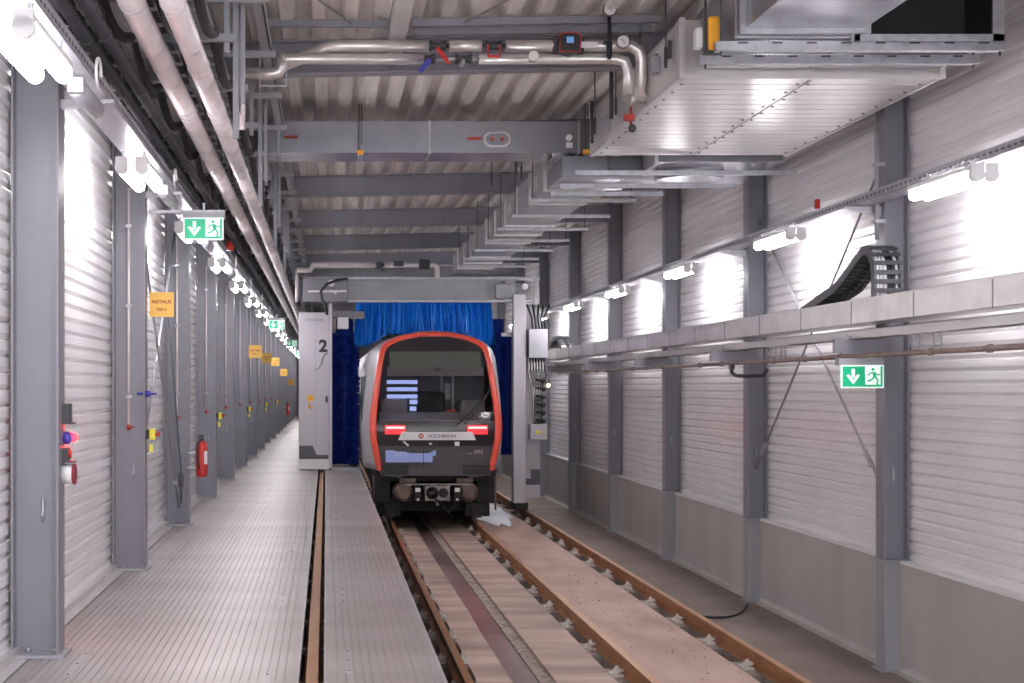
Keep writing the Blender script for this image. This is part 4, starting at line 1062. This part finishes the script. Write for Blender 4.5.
# cab interior
build('cab_back_wall',MB().box(TX-1.05,TX+1.05,26.4,26.45,1.6,3.3),'cabin',t)
build('cab_desk',MB().prism([(24.75,1.62),(24.75,1.95),(25.15,2.08),(25.35,2.05),(25.35,1.62)],'x',TX-.98,TX+.98),'cabin',t)
build('desk_console',MB().box(TX-.95,TX-.45,25.3,25.9,1.6,2.35).box(TX+.5,TX+.95,25.3,25.9,1.6,2.3),'cabin',t,bev=.08)
st=build('driver_seat',MB().box(TX-.27,TX+.25,25.6,25.75,1.7,2.45).box(TX-.26,TX+.26,25.3,25.8,1.6,1.8),'seatcloth',t,bev=.06)
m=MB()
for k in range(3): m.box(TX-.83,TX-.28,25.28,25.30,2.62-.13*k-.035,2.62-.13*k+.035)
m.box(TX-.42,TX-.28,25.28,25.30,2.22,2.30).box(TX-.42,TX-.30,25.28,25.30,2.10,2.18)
build('reflection',m,mat('painted_blue_glow',(.35,.42,.8),.4,emis=(.4,.5,1),estr=.35),t,label='painted pale blue striped blind behind the windscreen')  # glowing stripes imitate blue reflections in the windscreen
build('cab_door_frame',MB().box(TX+.22,TX+.27,26.3,26.4,1.7,2.75).box(TX+.42,TX+.47,26.3,26.4,1.7,2.75).box(TX+.3,TX+.40,26.3,26.35,2.3,2.6),'white',t)
build('grab_handle',MB().box(TX+.28,TX+.44,25.5,25.6,2.03,2.12).tube([(TX+.42,25.5,2.03),(TX+.42,25.5,1.85)],.02,6),'red',t)
# wiper
W2=build('wiper',MB().tube([(TX+.36,TY-.02,1.86),(TX+.62,TY+.0,2.10),(TX+.86,TY+.06,2.38)],.011,6).tube([(TX+.50,TY-.02,1.88),(TX+.72,TY+.01,2.12),(TX+.84,TY+.05,2.30)],.007,6).bar((TX+.80,TY+.0,2.24),(TX+.95,TY+.05,2.50),.018),'black',t)
build('roof_camera',MB().box(TX-.02,TX+.10,TY+.23,TY+.28,2.79,2.87),'black',t)
# underframe
U=build('coupler',MB().box(TX-.22,TX+.22,TY-.35,TY+.1,.56,.83).box(TX-.03,TX+.03,TY-.36,TY+.0,.48,.6),'steel',t,bev=.01)
build('coupler_face',MB().tube([(TX-.10,TY-.38,.69),(TX-.10,TY-.35,.69)],[.03,.10],14).tube([(TX+.10,TY-.36,.70),(TX+.10,TY-.35,.70)],.085,14).tube([(TX-.04,TY-.40,.60),(TX+.05,TY-.37,.53)],.02,8).ring((TX-.09,TY-.36,.70),.10,.012,'y',18,6),'grime',U)
build('obstacle_deflector',MB().box(TX-.60,TX+.60,TY+1.25,TY+1.35,.25,.62).box(TX-.5,TX+.5,TY+.5,TY+.95,.5,.62),'grime',t,bev=.01)
build('coupler_shaft',MB().tube([(TX,TY+.1,.70),(TX,TY+1.2,.66)],.10,12),'grime',t)
build('coupler_bar',MB().box(TX-.56,TX+.62,TY-.33,TY-.30,.835,.86),'steel',t)
for s in(-1,1):
    E=build('electric_head',MB().box(TX+s*.34-.055,TX+s*.34+.055,TY-.36,TY-.15,.55,.80),'grime',t,bev=.008)
    build('connector',MB().box(TX+s*.34-.045,TX+s*.34+.045,TY-.37,TY-.36,.72,.79),'cream',E)
    build('guide_pin',MB().tube([(TX+s*.34,TY-.38,.59),(TX+s*.34,TY-.36,.59)],.02,8),'white',E)
    build('energy_absorber',MB().tube([(TX+s*.56,TY-.20,.69),(TX+s*.56,TY-.14,.69),(TX+s*.60,TY+.30,.69)],[.10,.165,.165],18),'brown',t)
    build('side_box',MB().box(TX+s*.93-.16,TX+s*.93+.16,TY+.55,TY+1.1,.45,.95),'grime',t,bev=.01)
    build('guard_iron',MB().box(TX+s*.80-.22,TX+s*.80+.22,TY+.7,TY+.8,.20,.60),'grime',t,bev=.01)
    build('steel_bracket',MB().box(TX+s*.50-.14,TX+s*.50+.14,TY-.05,TY+.05,.86,.93),'brown',t)
    build('side_step',MB().box(TX+s*1.08-.015,TX+s*1.08+.015,TY+.3,TY+.34,.35,.95),'brown',t)
    build('rail_guard',MB().prism([(TX+s*.66,.45),(TX+s*.90,.45),(TX+s*.84,.20),(TX+s*.72,.20)],'y',TY+.45,TY+.50),'grime',t)
for yw in(26.2,28.2):
    for s in(-1,1):
        x=TX+s*.75
        wh=build('wheel',MB().tube([(x-.06*s,yw,.56),(x+.06*s,yw,.56)],.41,28).tube([(x-.085*s,yw,.56),(x-.06*s,yw,.56)],.435,28),'grime',t)
        build('hub',MB().tube([(x+.06*s,yw,.56),(x+.12*s,yw,.56)],.12,14),'brown',wh)
    build('axle',MB().tube([(TX-.75,yw,.56),(TX+.75,yw,.56)],.08,12),'grime',t)
build('bogie_frame',MB().box(TX-1.02,TX-.90,25.7,28.8,.5,.72).box(TX+.90,TX+1.02,25.7,28.8,.5,.72).box(TX-.95,TX+.95,27.0,27.4,.45,.75).box(TX-.98,TX+.98,25.45,25.6,.42,.6),'grime',t,bev=.01)
build('underfloor_equipment',MB().box(TX-1.1,TX+1.1,25.0,47,.86,1.12).box(TX-.9,TX+.9,29.5,46,.35,.9),'grime',t)
build('hanging_hose',MB().tube([(TX+.10,TY+.3,.75),(TX+.14,TY+.1,.45),(TX+.22,TY+.0,.33),(TX+.32,TY+.1,.42),(TX+.34,TY+.3,.7)],.02,8).tube([(TX-.5,TY+.2,.8),(TX-.45,TY-.0,.5),(TX-.3,TY+.1,.7)],.018,8),'dark',t)

# ------------------------------------------------------------------ camera, world, view
cam=bpy.data.cameras.new('camera'); co=bpy.data.objects.new('camera',cam); COL.objects.link(co); SC.camera=co
co.location=(0,0,H); co.rotation_euler=(PI/2,0,0)
cam.sensor_width=36; cam.lens=1405/1024*36
cam.shift_x=(512-326)/1024; cam.shift_y=(387-341.5)/1024
cam.clip_start=.1; cam.clip_end=200
w=bpy.data.worlds.new('world'); SC.world=w; w.use_nodes=True
w.node_tree.nodes['Background'].inputs[0].default_value=(.93,.95,1,1); w.node_tree.nodes['Background'].inputs[1].default_value=1.7
SC.view_settings.view_transform='Standard'; SC.view_settings.look='None'; SC.view_settings.gamma=1; SC.view_settings.use_curve_mapping=False
SC.view_settings.exposure=1.42
for o in bpy.data.objects:
    if '_o' in o: del o['_o']
